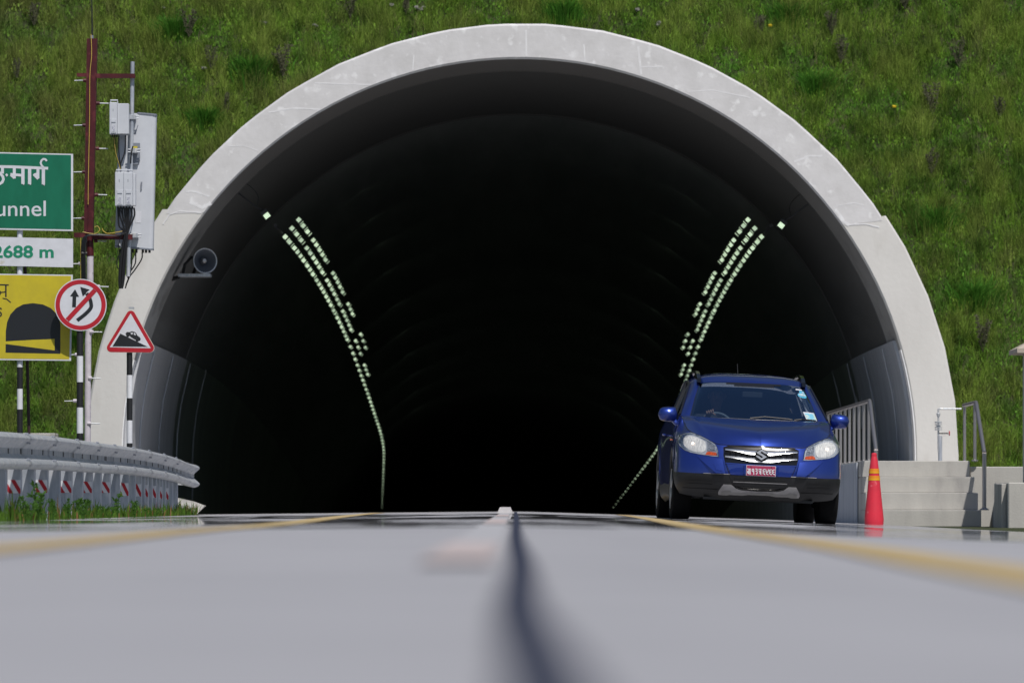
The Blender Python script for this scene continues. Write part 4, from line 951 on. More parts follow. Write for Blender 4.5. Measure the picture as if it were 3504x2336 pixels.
for i, (px, py) in enumerate([(1425,28),(1440,35),(1450,30),(1340,20),(2255,80),(2250,88),(895,78),(910,82),(2180,35),(560,30),(700,235),(1080,90)]):
    p = onhill(px, py)-Vector((0,.09,0)); r_ = random.Random(i); t = None
    pts = []; 
    m_ = lathe([(.001,-.03),(.032,-.022),(.045,0),(.032,.018),(.001,.026)], 8, p); m_ = ([tuple(Vector(a)+Vector((r_.uniform(-.015,.015), r_.uniform(-.015,.015), r_.uniform(-.012,.012)))) for a in m_[0]], m_[1])
    tag(obj('rock', m_, M['stone']), 'small pale grey rock showing through the slope grass', 'rock', 'rocks in the slope grass')
# far ridge behind the camera (only seen as a reflection)
rp = [(-300+20*i, -220-30*math.sin(i*.7), 28+14*math.sin(i*.9)+9*math.sin(i*2.3)) for i in range(31)]
v = [(a, b, -1) for a, b, c in rp]+[(a*1.1, b-60, c) for a, b, c in rp]; n = len(rp)
tag(obj('hills', (v, [(i, i+1, n+i+1, n+i) for i in range(n-1)]), M['soil'], smooth='all'), kind='structure')

# ------------------------------------------------------------------ car
CAR = Vector((2.60, 46.25, -.1))
car = thing('car', 'blue compact crossover car with headlights on coming out of the tunnel', 'car', (0,0,0))
car.location = CAR; car.rotation_euler = (0, R(2.5), R(1.3))
m = mat('blue_paint', (.016,.043,.27), .42, .78, .5, 1.0); M['blue'] = m
nz = N(m, 'ShaderNodeTexNoise'); nz.inputs['Scale'].default_value = 900; bp = N(m, 'ShaderNodeBump'); bp.inputs['Strength'].default_value = .08; bp.inputs['Distance'].default_value = .001
m.node_tree.links.new(nz.outputs[0], bp.inputs['Height']); m.node_tree.links.new(bp.outputs[0], m.node_tree.nodes['Principled BSDF'].inputs['Normal'])
M['clad'] = mottled('black_cladding', (.008,.009,.011), (.015,.015,.015), 5, .5, c3=(.03,.027,.024), s3=3, t3=(.6,.85))
M['gloss'] = mat('gloss_black', (.006,.006,.007), .12, 0, .5)
M['chrome'] = mat('chrome', (.85,.86,.88), .16, .9); M['silver'] = mat('emblem_silver', (.55,.57,.62), .28, .45)
M['skid'] = mottled('skid_silver', (.34,.33,.33), (.25,.24,.24), 9, .5, metal=.2)
M['plate_red'] = mat('plate_red', (.36,.03,.09), .45)
M['interior'] = mat('interior', (.03,.032,.036), .8)
M['seat'] = mat('seat_fabric', (.022,.024,.03), .9)
M['skin'] = mat('skin', (.33,.18,.12), .55)
M['shirt'] = mat('dark_shirt', (.03,.03,.04), .9)
M['hair'] = mat('hair', (.012,.01,.01), .7)
M['amber'] = mottled('amber_lens', (.75,.12,.02), (.35,.06,.03), 60, .2)
M['refl'] = mottled('reflector_bowl', (.95,.92,.87), (.55,.54,.53), 34, .3, stretch=(2.6,1,.2), metal=.35)
M['refl2'] = mottled('reflector_facets', (.75,.76,.78), (.12,.13,.15), 55, .2, metal=.7)
M['bulb'] = mat('bulb', (1,.85,.7), .3, emit=(1,.80,.62), es=2.2)
def glass(name, tint, refl=1.45, extra=.05, gcol=(.9,.95,1)):
    m = bpy.data.materials.new(name); m.use_nodes = True; t = m.node_tree; t.nodes.remove(t.nodes['Principled BSDF'])
    tr = N(m, 'ShaderNodeBsdfTransparent'); tr.inputs[0].default_value = (*tint, 1); gl = N(m, 'ShaderNodeBsdfGlossy'); gl.inputs['Roughness'].default_value = .02; gl.inputs[0].default_value = (*gcol, 1)
    fr = N(m, 'ShaderNodeFresnel'); fr.inputs[0].default_value = refl; ad = N(m, 'ShaderNodeMath', operation='ADD'); ad.inputs[1].default_value = extra; ad.use_clamp = True
    mx = N(m, 'ShaderNodeMixShader'); t.links.new(fr.outputs[0], ad.inputs[0]); t.links.new(ad.outputs[0], mx.inputs[0]); t.links.new(tr.outputs[0], mx.inputs[1]); t.links.new(gl.outputs[0], mx.inputs[2]); t.links.new(mx.outputs[0], t.nodes['Material Output'].inputs[0]); return m
M['glass'] = glass('windscreen_glass', (.66,.76,.84), 1.5, .17, (.5,.72,1)); M['lens'] = glass('lens_glass', (.93,.94,.95), 1.3, .0); M['darkglass'] = glass('side_glass', (.16,.18,.2), 1.5, .03)
M['seal'] = mat('window_seal', (.008,.008,.01), .4)
def cr(P, k):
    P = [np.array(p, float) for p in P]; out = []
    for i in range(len(P)-1):
        a = P[max(0, i-1)]; b = P[i]; c = P[i+1]; d = P[min(len(P)-1, i+2)]
        for j in range(k):
            t = j/k; out.append(.5*((2*b)+(c-a)*t+(2*a-5*b+4*c-d)*t*t+(3*b-a-3*c+d)*t**3))
    out.append(P[-1]); return np.array(out)
def grid(ctrl, ku, kv):               # ctrl[u][v] -> dense grid [u][v]
    A = [cr(c, kv) for c in ctrl]; return np.array([cr([A[i][j] for i in range(len(A))], ku) for j in range(len(A[0]))]).transpose(1, 0, 2)
def gridmesh(G_, mirror=True, flip=False):
    nu, nv = G_.shape[:2]; v = [tuple(p) for p in G_.reshape(-1, 3)]
    f = [(i*nv+j, (i+1)*nv+j, (i+1)*nv+j+1, i*nv+j+1) for i in range(nu-1) for j in range(nv-1)]
    if mirror:
        n = len(v); v2 = [(-p[0], p[1], p[2]) for p in v]; f2 = [tuple(k+n for k in q[::-1]) for q in f]; 
        return v+v2, f+f2
    return v, f
# wall of the body: columns from the nose round the corner and along the side; rows from the bottom up
W = [
 [(0,.16,.25),(0,.05,.34),(0,.01,.43),(0,-.005,.505),(0,.0,.63),(0,.03,.74),(0,.06,.805)],
 [(.2,.165,.25),(.2,.055,.34),(.2,.015,.43),(.2,.0,.505),(.2,.005,.63),(.2,.035,.74),(.2,.065,.806)],
 [(.36,.18,.25),(.37,.075,.34),(.37,.03,.43),(.37,.012,.505),(.37,.02,.63),(.365,.05,.74),(.35,.08,.812)],
 [(.5,.22,.25),(.52,.115,.34),(.525,.065,.43),(.525,.05,.505),(.52,.06,.62),(.51,.09,.73),(.48,.13,.825)],
 [(.66,.29,.26),(.69,.185,.35),(.70,.14,.43),(.70,.125,.505),(.695,.14,.62),(.68,.19,.76),(.61,.25,.890)],
 [(.79,.40,.28),(.83,.31,.36),(.845,.265,.43),(.845,.25,.51),(.84,.27,.63),(.82,.33,.80),(.735,.40,.945)],
 [(.83,.50,.31),(.875,.46,.38),(.885,.43,.45),(.885,.42,.515),(.88,.44,.64),(.865,.47,.83),(.765,.55,.985)],
 [(.85,.59,.50),(.885,.60,.54),(.895,.59,.56),(.897,.59,.60),(.89,.60,.70),(.875,.60,.86),(.775,.68,1.02)],
 [(.86,.70,.66),(.885,.70,.68),(.897,.70,.70),(.90,.70,.73),(.893,.70,.79),(.878,.72,.90),(.783,.80,1.05)],
 [(.86,.85,.71),(.885,.85,.73),(.897,.85,.75),(.90,.85,.78),(.893,.85,.84),(.88,.86,.93),(.79,.93,1.085)],
 [(.86,1.0,.66),(.885,1.0,.68),(.897,1.0,.70),(.90,1.0,.73),(.893,1.0,.80),(.88,1.0,.93),(.796,1.05,1.11)],
 [(.85,1.12,.50),(.885,1.11,.53),(.895,1.12,.56),(.895,1.12,.60),(.89,1.12,.72),(.882,1.12,.92),(.80,1.16,1.125)],
 [(.83,1.22,.22),(.875,1.22,.27),(.885,1.22,.33),(.885,1.22,.40),(.885,1.22,.62),(.882,1.22,.92),(.805,1.26,1.14)],
 [(.83,2.2,.22),(.875,2.2,.27),(.885,2.2,.33),(.885,2.2,.40),(.89,2.2,.62),(.885,2.2,.94),(.81,2.2,1.16)],
 [(.83,3.06,.22),(.875,3.06,.27),(.885,3.06,.33),(.885,3.06,.40),(.89,3.06,.62),(.885,3.06,.95),(.81,3.06,1.19)],
 [(.85,3.18,.50),(.885,3.18,.53),(.895,3.18,.56),(.90,3.18,.60),(.895,3.18,.72),(.885,3.18,.95),(.805,3.18,1.195)],
 [(.86,3.45,.71),(.885,3.45,.73),(.897,3.45,.75),(.90,3.45,.78),(.893,3.45,.84),(.88,3.45,.97),(.79,3.45,1.205)],
 [(.85,3.74,.50),(.885,3.74,.53),(.895,3.74,.56),(.895,3.74,.60),(.89,3.74,.74),(.875,3.74,.97),(.775,3.74,1.21)],
 [(.82,3.84,.28),(.865,3.84,.34),(.875,3.84,.40),(.88,3.84,.48),(.875,3.84,.66),(.86,3.84,.97),(.76,3.84,1.21)],
 [(.70,4.15,.30),(.77,4.16,.36),(.79,4.18,.42),(.79,4.19,.5),(.78,4.18,.68),(.76,4.12,.97),(.69,4.05,1.2)],
 [(.4,4.24,.30),(.45,4.26,.36),(.45,4.27,.42),(.45,4.28,.5),(.45,4.27,.68),(.43,4.2,.97),(.4,4.1,1.2)],
 [(0,4.26,.30),(0,4.28,.36),(0,4.29,.42),(0,4.3,.5),(0,4.29,.68),(0,4.22,.97),(0,4.12,1.2)]]
WG = grid(W, 8, 6); SPLIT = 3*6
obj('body', gridmesh(WG[:, SPLIT:]), M['blue'], car, smooth='all', world=False)
obj('lower_cladding', gridmesh(WG[:, :SPLIT+1]), M['clad'], car, smooth='all', world=False)
# bonnet (Coons patch)
top = WG[:, -1]                        # upper contour
fr_ = top[:5*8+1]; sd2 = top[5*8:12*8+1]       # front edge to lamp corner, side edge to screen corner
cl = cr([(0,.06,.805),(0,.09,.860),(0,.14,.912),(0,.25,.965),(0,.55,1.035),(0,.98,1.115)], 10)
cow = cr([(0,.98,1.115),(.4,1.03,1.12),(.68,1.13,1.13),tuple(top[12*8])], 10)
def samp(C_, t):
    x = t*(len(C_)-1); i = min(int(x), len(C_)-2); return C_[i]+(C_[i+1]-C_[i])*(x-i)
nu = nv = 36; HG = np.zeros((nu+1, nv+1, 3))
for i in range(nu+1):
    for j in range(nv+1):
        u = i/nu; v_ = j/nv            # u: centre->side, v: front->screen
        P_ = (1-v_)*samp(fr_, u)+v_*samp(cow, u)+(1-u)*samp(cl, v_)+u*samp(sd2, v_)
        P_ -= (1-u)*(1-v_)*fr_[0]+u*(1-v_)*fr_[-1]+(1-u)*v_*cl[-1]+u*v_*sd2[-1]
        if v_ > 0: 
            bulge = .035*math.sin(math.pi*min(1, v_*1.0))**.6*math.sin(math.pi*u)*(1 if u > 0 else 0)
            P_[2] += bulge*.6+.012*math.exp(-((u-.72)/.07)**2)*math.sin(math.pi*v_)
        HG[i, j] = P_
obj('bonnet', gridmesh(HG), M['blue'], car, smooth='all', world=False)
bv, bf = join(gridmesh(WG), gridmesh(HG))[:2]; BV = BVHTree.FromPolygons([Vector(p) for p in bv], bf)
def surf(x, z):
    h = BV.ray_cast(Vector((x, -2, z)), Vector((0, 1, 0)))
    return h[0].y if h[0] is not None else None
def overlay(poly, off, th=.01, res=.02, zf=None):
    """patch cut to an outline and laid on the nose of the car"""
    pts = []
    for i in range(len(poly)):
        a = Vector(poly[i]); b = Vector(poly[(i+1) % len(poly)]); n = max(1, int((b-a).length/res))
        pts += [tuple(a.lerp(b, k/n)) for k in range(n)]
    nb = len(pts); edges = [(i, (i+1) % nb) for i in range(nb)]
    x0 = min(p[0] for p in pts); x1 = max(p[0] for p in pts); z0 = min(p[1] for p in pts); z1 = max(p[1] for p in pts)
    def inside(x, z):
        c = False
        for i in range(nb):
            a = pts[i]; b = pts[i-1]
            if (a[1] > z) != (b[1] > z) and x < (b[0]-a[0])*(z-a[1])/(b[1]-a[1]+1e-12)+a[0]: c = not c
        return c
    ins = [(x, z) for x in np.arange(x0+res/2, x1, res) for z in np.arange(z0+res/2, z1, res) if inside(x, z) and min((x-p[0])**2+(z-p[1])**2 for p in pts) > (res*.4)**2]
    V_, E_, F_ = delaunay_2d_cdt([Vector(p) for p in pts+ins], edges, [], 1, 1e-6)[:3]
    if len(F_) == 0: return [], []
    ys_ = []
    for p in V_:
        y = surf(p.x, p.y); y = y if y is not None else (ys_[-1] if ys_ else .3)
        ys_.append(y-(off(p.x, p.y) if callable(off) else 0))
    if callable(off): off = 0
    v = [(p.x, y-off, p.y) for p, y in zip(V_, ys_)]; n = len(v); v += [(p.x, y-off+th, p.y) for p, y in zip(V_, ys_)]
    f = []
    for q in F_:
        q = list(q); c = sum((V_[i] for i in q), Vector((0, 0)))/len(q)
        f.append(tuple(q))
    cnt = {}
    for q in F_:
        for i in range(len(q)): e = (q[i], q[(i+1) % len(q)]); cnt[tuple(sorted(e))] = cnt.get(tuple(sorted(e)), 0)+1
    for e, c in cnt.items():
        if c == 1: f.append((e[0], e[1], e[1]+n, e[0]+n))
    return v, f
def mir(poly): return [(-x, z) for x, z in poly][::-1]
def both(name, poly, off, m_, par=None, th=.01, res=.02, smooth=True):
    for P_ in (poly, mir(poly)): obj(name, overlay(P_, off, th, res), m_, par or car, smooth=smooth, world=False)
def over(name, poly, off, m_, par=None, th=.01, res=.02): return obj(name, overlay(poly, off, th, res), m_, par or car, smooth=True, world=False)
# headlights
HLp = [(.868,.850),(.838,.905),(.79,.93),(.733,.938),(.67,.92),(.597,.885),(.53,.85),(.480,.815),(.462,.783),(.452,.74),(.445,.685),(.50,.685),(.57,.694),(.66,.706),(.74,.720),(.80,.742),(.845,.783),(.866,.82)]
def scalep(P_, k, c=None):
    if c is None: c = (sum(p[0] for p in P_)/len(P_), sum(p[1] for p in P_)/len(P_))
    return [(c[0]+(p[0]-c[0])*k, c[1]+(p[1]-c[1])*k) for p in P_]
for sg in (1, -1):
    mm_ = (lambda P_: P_) if sg > 0 else mir
    hl = over('headlight', mm_(HLp), .002, M['gloss'], th=.01)
    over('rim', mm_(scalep(HLp, .975)), .004, M['chrome'] if 0 else mat('lamp_rim', (.6,.62,.65), .25, .5), hl, th=.003)
    bowl = [(.815,.86),(.79,.885),(.74,.90),(.68,.888),(.62,.862),(.585,.84),(.578,.79),(.585,.745),(.62,.725),(.69,.728),(.75,.748),(.795,.785),(.818,.825)]
    over('reflector_bowl', mm_(bowl), .008, M['refl'], hl, th=.003)
    over('inner_reflector', mm_([(.572,.845),(.54,.832),(.492,.80),(.478,.765),(.474,.738),(.57,.742),(.565,.79)]), .008, M['refl2'], hl, th=.003)
    over('indicator', mm_([(.570,.732),(.545,.737),(.474,.73),(.462,.700),(.50,.698),(.585,.704)]), .008, M['amber'], hl, th=.003)
    y = surf(sg*.715, .815)
    obj('bulb', xf(lathe([(.002,-.016),(.010,-.010),(.014,0),(.010,.008)], 12), Matrix.Translation((sg*.715, y-.012, .818)) @ Matrix.Rotation(R(90), 4, 'X')), M['bulb'], hl, world=False)
    lensv = overlay(mm_(scalep(HLp, .985)), .016, .004); obj('lens', lensv, M['lens'], hl, smooth='all', world=False)
# grille
GRp = [(-.395,.792),(-.335,.815),(0,.822),(.335,.815),(.395,.792),(.392,.70),(.375,.628),(0,.617),(-.375,.628),(-.392,.70)]
gl_ = over('grille', GRp, .004, M['gloss'], th=.02)
over('grille_rim', [(-.375,.628),(-.375,.618),(0,.606),(.375,.618),(.375,.628),(0,.617)], .012, M['blue'], gl_, th=.01)
for zc_, k in ((.752,0),(.678,1)):
    up = [(-.382,zc_+.025-.0*k),(-.25,zc_+.022),(-.12,zc_+.012),(0,zc_+.012),(.12,zc_+.012),(.25,zc_+.022),(.382,zc_+.025)]
    dn = [(.382,zc_+.008),(.30,zc_+.002),(.2,zc_-.012),(.12,zc_-.032),(0,zc_-.034),(-.12,zc_-.032),(-.2,zc_-.012),(-.30,zc_+.002),(-.382,zc_+.008)]
    xx = np.linspace(-.382, .382, 61); zu = np.interp(xx, [p[0] for p in up], [p[1] for p in up]); dn_ = dn[::-1]; zd = np.interp(xx, [p[0] for p in dn_], [p[1] for p in dn_])
    vv = []; 
    for x, a, b in zip(xx, zu, zd):
        y_ = surf(float(x), .72); vv += [(x, y_-.004, a), (x, y_-.014, a), (x, y_-.026-.25*(a-b), (a+b)/2), (x, y_-.030-.35*(a-b), b), (x, y_-.004, b-.002)]
    obj('chrome_bar', (vv, [(5*i+k, 5*i+5+k, 5*i+6+k, 5*i+1+k) for i in range(60) for k in range(4)]), M['chrome'], gl_, smooth=True, world=False)
for x in np.linspace(-.33, .33, 12):
    obj('fin', box(x-.004, x+.004, surf(x, .7)-.010, surf(x, .7)-.0045, .635, .735), M['rubber'], gl_, world=False)
# emblem: a folded S in a diamond
E = [(0,.055),(.058,.012),(.058,-.002),(.030,.006),(0,.028),(-.018,.014),(.056,-.030),(0,-.070),(-.058,-.030),(-.058,-.016),(-.030,-.024),(0,-.046),(.016,-.032),(-.058,.012)]
em = [(x, .730+z*.95+.004) for x, z in E]
em1 = obj('emblem', prism(em, surf(0, .72)-.068, surf(0, .72)-.04), M['silver'], gl_, world=False)
obj('emblem_back', prism([(x*1.16, .733+(z)*1.12) for x, z in ((0,.055),(.058,.012),(.058,-.03),(0,-.07),(-.058,-.03),(-.058,.012))], surf(0, .72)-.046, surf(0, .72)-.02), M['gloss'], em1, world=False)
# lower intake, skid plate, side vents
lg = over('lower_grille', [(-.335,.497),(.335,.497),(.30,.42),(.255,.375),(.18,.355),(0,.350),(-.18,.355),(-.255,.375),(-.30,.42)], .004, M['gloss'], th=.01)
over('trim_line', [(-.285,.432),(.285,.432),(.285,.425),(-.285,.425)], .012, M['skid'], lg, th=.008)
over('lip', [(-.262,.378),(-.18,.357),(0,.352),(.18,.357),(.262,.378),(.252,.364),(.18,.342),(0,.336),(-.18,.342),(-.252,.364)], .018, M['gloss'], lg, th=.014)
for z in (.47,.45,.405,.385): over('slat', [(-.28,z),(.28,z),(.28,z-.006),(-.28,z-.006)], .008, M['clad'], lg, th=.004)
sk = [(-.385,.398),(-.305,.398),(-.282,.382),(-.255,.360),(-.19,.342),(0,.335),(.19,.342),(.255,.360),(.282,.382),(.305,.398),(.385,.398),(.425,.335),(.432,.305),(.425,.285),(.345,.282),(.31,.290),(.18,.288),(.11,.298),(-.11,.298),(-.18,.288),(-.31,.290),(-.345,.282),(-.425,.285),(-.432,.305),(-.425,.335)]
sp_ = over('skid_plate', sk, .022, M['skid'], th=.03)
both('recess_edge', [(.40,.318),(.36,.33),(.31,.33),(.29,.314),(.18,.312),(.13,.322),(0,.322),(0,.300),(.11,.300),(.18,.291),(.31,.293),(.345,.285),(.40,.287)], .026, mottled('skid_shadow', (.24,.235,.23), (.19,.185,.18), 9, .6), sp_, th=.004)
both('side_vent', [(.50,.47),(.74,.475),(.79,.455),(.79,.37),(.76,.345),(.47,.345),(.46,.37),(.49,.43)], .0035, mat('vent_black', (.006,.006,.007), .6), None, th=.004)
for k in range(3): both('vent_slat', [(.50,.452-.03*k),(.76,.456-.03*k),(.76,.449-.03*k),(.50,.445-.03*k)], .0085, M['clad'], None, th=.004)
both('bumper_crease', [(.445,.340),(.80,.345),(.80,.338),(.445,.333)], .010, M['clad'], None, th=.01)
# raised centre section of the bumper and number plate
over('plate_carrier', [(-.362,.612),(.362,.612),(.315,.502),(-.315,.502)], .014, M['blue'], th=.016)
y = surf(0, .55)-.016
ph = obj('number_plate_holder', box(-.185, .185, y-.006, y+.012, .515, .606, .003), M['blue'], car, world=False)
pl = obj('number_plate', box(-.156, .156, y-.012, y-.0065, .500, .611), M['signwhite'], car, world=False)
obj('red_field', box(-.152, .152, y-.0145, y-.0125, .504, .607), M['plate_red'], pl, world=False)
PX = lambda X, Y: (((X-1090)+(Y-785)*.055)/(601/.312), .555-((Y-785)-(X-1090)*.055)/(601/.312))
yp = y-.0165
def pst(w_, L, k): return stroke([PX(*p) for p in L], w_/1926, yp-.0004*k, yp-.0004*k+.0012)
let = [
 (17,[(808,738),(882,742)]),(20,[(868,742),(870,850)]),(18,[(846,742),(846,850)]),(15,[(840,775),(815,790),(820,825),(842,832),(845,800)]),(11,[(818,800),(840,820)]),
 (20,[(942,742),(942,855)]),(18,[(940,742),(912,748),(910,785),(938,800)]),
 (17,[(974,742),(1010,745),(1012,775),(985,785),(1012,800),(1010,835),(985,838)]),(15,[(990,836),(1002,860)]),
 (17,[(1040,748),(1100,752)]),(19,[(1086,752),(1084,860)]),(15,[(1050,765),(1052,795),(1082,800),(1062,815),(1060,835),(1078,838)]),
 (17,[(1176,752),(1132,760),(1130,790),(1168,798),(1132,808),(1132,838),(1165,846),(1160,866)]),
 (18,[(1190,752),(1192,800),(1225,812)]),(18,[(1240,752),(1232,800),(1200,820),(1206,850),(1235,858)]),
 (17,[(1306,760),(1262,768),(1260,796),(1298,804),(1262,814),(1262,842),(1295,850),(1290,870)]),
 (17,[(1368,764),(1325,772),(1322,800),(1360,808),(1325,818),(1325,846),(1358,854),(1353,874)])]
obj('plate_characters', join(*[pst(a*.9, L, k) for k, (a, L) in enumerate(let)]), M['white'], pl, world=False)
for x in (-.108, .108): obj('screw', box(x-.004, x+.004, y-.0165, y-.0145, .585, .603), M['clad'], pl, world=False)
both('bumper_facet', [(.41,.665),(.45,.668),(.60,.69),(.69,.70),(.60,.62),(.47,.512),(.375,.512)], lambda x, z: .004+.034*min(1, max(0, (.69-z)/.17)), M['blue'], None, th=.006)
ts = over('tow_cover', [(-.50,.605),(-.43,.605),(-.41,.54),(-.47,.545)], lambda x, z: .009+.034*min(1, max(0, (.69-z)/.17)), M['blue'], th=.005)
# shut lines
def sline(pts, r=.003): return tube([(a, b-.001, c+.001) for a, b, c in pts], r, 5)
for sg in (1, -1):
    obj('bonnet_gap', sline([(sg*p[0], p[1], p[2]) for p in top[:12*8:3]], .0035), M['seal'], car, world=False)
    obj('bumper_gap', tube([(sg*x, surf(sg*x, z)-.001, z) for x, z in ((.40,.79),(.395,.70),(.375,.62),(.352,.56),(.33,.505))], .003, 5), M['seal'], car, world=False)
    obj('bumper_edge', tube([(sg*x, surf(sg*x, .508)-.002, .506) for x in (.32,.4,.5,.6)], .0035, 5), M['skid'], car, world=False)
# underbody and wheel wells
obj('underbody', box(-.80, .80, .62, 4.1, .26, .34), M['interior'], car, world=False)
obj('front_valance', box(-.58, .58, .20, .62, .235, .262), M['clad'], car, world=False)
def wheel(x, y, sg):
    t = obj('wheel', xf(lathe([(.20,-.10),(.30,-.105),(.325,-.09),(.332,-.06),(.334,0),(.332,.06),(.325,.09),(.30,.105),(.20,.10)], 36), Matrix.Translation((x, y, .334)) @ Matrix.Rotation(R(90), 4, 'Y')), M['rubber'], car, True, world=False)
    obj('rim', xf(lathe([(.205,.07),(.215,.106),(.20,.104),(.19,.06),(.05,.05),(.04,.085),(.001,.09)], 30), Matrix.Translation((x, y, .334)) @ Matrix.Rotation(R(90*sg), 4, 'Y')), M['alu'], t, True, world=False)
    sp = []
    for k in range(5):
        a = R(72*k); d = Vector((0, math.cos(a), math.sin(a))); c = Vector((x+sg*.085, y, .334))
        sp.append(tube([c+d*.03, c+d*.2], [.028,.018], 6))
    obj('spokes', join(*sp), M['alu'], t, world=False)
for y in (.85, 3.45):
    for sg in (-1, 1): wheel(sg*.785, y, sg)
# greenhouse
WSb = cr([(0,1.0,1.115),(.35,1.03,1.12),(.60,1.11,1.12),(.70,1.19,1.115)], 6)
WSt = cr([(0,1.72,1.53),(.30,1.735,1.528),(.50,1.78,1.518),(.568,1.84,1.505)], 6)
def ruled(A, B, n=10, bul=.02):
    g_ = np.zeros((len(A), n+1, 3))
    for i in range(len(A)):
        for j in range(n+1): t = j/n; g_[i, j] = A[i]*(1-t)+B[i]*t+np.array([0, -.3, 1])*bul*math.sin(math.pi*t)
    return g_
obj('windscreen', gridmesh(ruled(WSb, WSt)), M['glass'], car, smooth='all', world=False)
GH = []
# black border of the screen
for sg in (1, -1):
    g1 = ruled(WSb, WSt, 10)[-1]; s2 = ruled(WSb*[.955,1,1], WSt*[.945,1,1], 10)[-1]
    vv = [(sg*p[0], p[1]-.004, p[2]+.002) for p in g1]+[(sg*p[0], p[1]-.004, p[2]+.002) for p in s2]; n = len(g1)
    obj('screen_border', (vv, [(i, i+1, n+i+1, n+i) for i in range(n-1)]), M['seal'], car, world=False)
    # A pillar
    Pb = np.array([.80,1.24,1.13]); 
    pc = [ (np.array([.70,1.19,1.115]), np.array([.745,1.20,1.125]), np.array([.80,1.26,1.135])),
           (np.array([.636,1.51,1.325]), np.array([.68,1.53,1.325]), np.array([.735,1.60,1.31])),
           (np.array([.568,1.84,1.505]), np.array([.61,1.86,1.515]), np.array([.665,1.95,1.49]))]
    Gp = grid([list(r_) for r_ in zip(*pc)], 4, 8)
    obj('pillar', gridmesh(Gp*[sg,1,1], False), M['blue'], car, smooth='all', world=False)
    # side glass and window frame
    bl = [(.805,1.26,1.135),(.81,2.2,1.16),(.81,3.06,1.19),(.79,3.6,1.2)]; tl = [(.665,1.95,1.49),(.665,2.4,1.535),(.66,3.06,1.53),(.65,3.55,1.49)]
    vv = [(sg*a, b, c) for a, b, c in bl+tl]
    obj('side_glass', (vv, [(0,1,5,4),(1,2,6,5),(2,3,7,6)]), M['darkglass'], car, world=False)
    obj('door_frame', tube([(sg*.80,1.28,1.14),(sg*.735,1.62,1.32),(sg*.668,1.97,1.495),(sg*.667,2.4,1.54),(sg*.662,3.06,1.535),(sg*.652,3.55,1.495)], .016, 6), M['seal'], car, True, world=False)
    obj('door_pillar', tube([(sg*.812,2.3,1.16),(sg*.668,2.35,1.54)], .03, 6), M['seal'], car, world=False)
    obj('rear_pillar', ([(sg*a, b, c) for a, b, c in [(.80,3.5,1.2),(.76,3.84,1.21),(.69,4.05,1.2),(.55,3.95,1.45),(.64,3.6,1.49),(.655,3.5,1.5)]], [(0,1,4,5),(1,2,3,4)]), M['blue'], car, world=False)
    # roof rail
    ro2 = [(1.77,1.515),(1.86,1.565),(2.0,1.615),(2.2,1.65),(2.6,1.668),(3.2,1.65),(3.45,1.60),(3.55,1.55)]; ri2 = [(3.42,1.55),(3.32,1.59),(3.15,1.625),(2.6,1.642),(2.36,1.635),(2.22,1.60),(2.12,1.555),(2.0,1.535)][::-1]
    rv = [(sg*x_, y_, z_) for x_ in (.556,.596) for y_, z_ in ro2+ri2]; n8 = 8
    rf_ = [(i_, i_+1, n8+i_+1, n8+i_) for i_ in range(7)]+[(16+n8+i_, 16+n8+i_+1, 16+i_+1, 16+i_) for i_ in range(7)]+[(i_, 16+i_, 17+i_, i_+1) for i_ in range(7)]+[(n8+i_+1, n8+i_+17, n8+i_+16, n8+i_) for i_ in range(7)]
    obj('roof_rail', (rv, rf_+[(0,8,24,16),(7,23,31,15)]), M['gloss'], car, world=False)
    # mirror
    cx1, cz1, cy1 = sg*.935, 1.14, 1.27
    prf = []
    for j in range(11):
        u = -1+2*j/10; w2 = .103; hh = .080*(1-.16*(u*sg > 0)*abs(u))*math.sqrt(max(0.02, 1-abs(u)**(5 if u*sg > 0 else 9))); ring_ = []
        for k in range(16):
            a = 2*math.pi*k/16; ca, sa = math.cos(a), math.sin(a)
            ring_.append((cx1+u*w2, cy1-.075*max(0, ca)*math.sqrt(max(.02, 1-u**2))+.03*max(0, -ca), cz1+hh*sa+.004*u*0))
        prf.append(ring_)
    mv = [p for r_ in prf for p in r_]; mf = [(j*16+k, j*16+(k+1) % 16, (j+1)*16+(k+1) % 16, (j+1)*16+k) for j in range(10) for k in range(16)]+[tuple(range(15, -1, -1)), tuple(range(160, 176))]
    mi_ = obj('mirror', (mv, mf), M['blue'], car, smooth='all', world=False)
    obj('mirror_arm', tube([(sg*.87,1.28,1.085),(sg*.835,1.27,1.045),(sg*.80,1.27,1.03)], [.03,.028,.03], 8), M['blue'], mi_, True, world=False)
    obj('mirror_glass', box(cx1-.08, cx1+.08, cy1+.031, cy1+.034, cz1-.05, cz1+.05), M['chrome'], mi_, world=False)
    obj('door_handle', tube([(sg*.90,2.05,.93),(sg*.925,2.08,.935),(sg*.925,2.2,.935),(sg*.90,2.23,.93)], .012, 6), M['blue'], car, True, world=False)
    obj('quarter_trim', ([(sg*.806,1.24,1.13),(sg*.812,1.5,1.145),(sg*.745,1.55,1.29)], [(0,1,2)]), M['seal'], car, world=False)
    obj('side_repeater', lathe([(.014,0),(.01,.008),(.001,.01)], 10, (sg*.893,1.15,.86)), M['amber'], car, world=False)
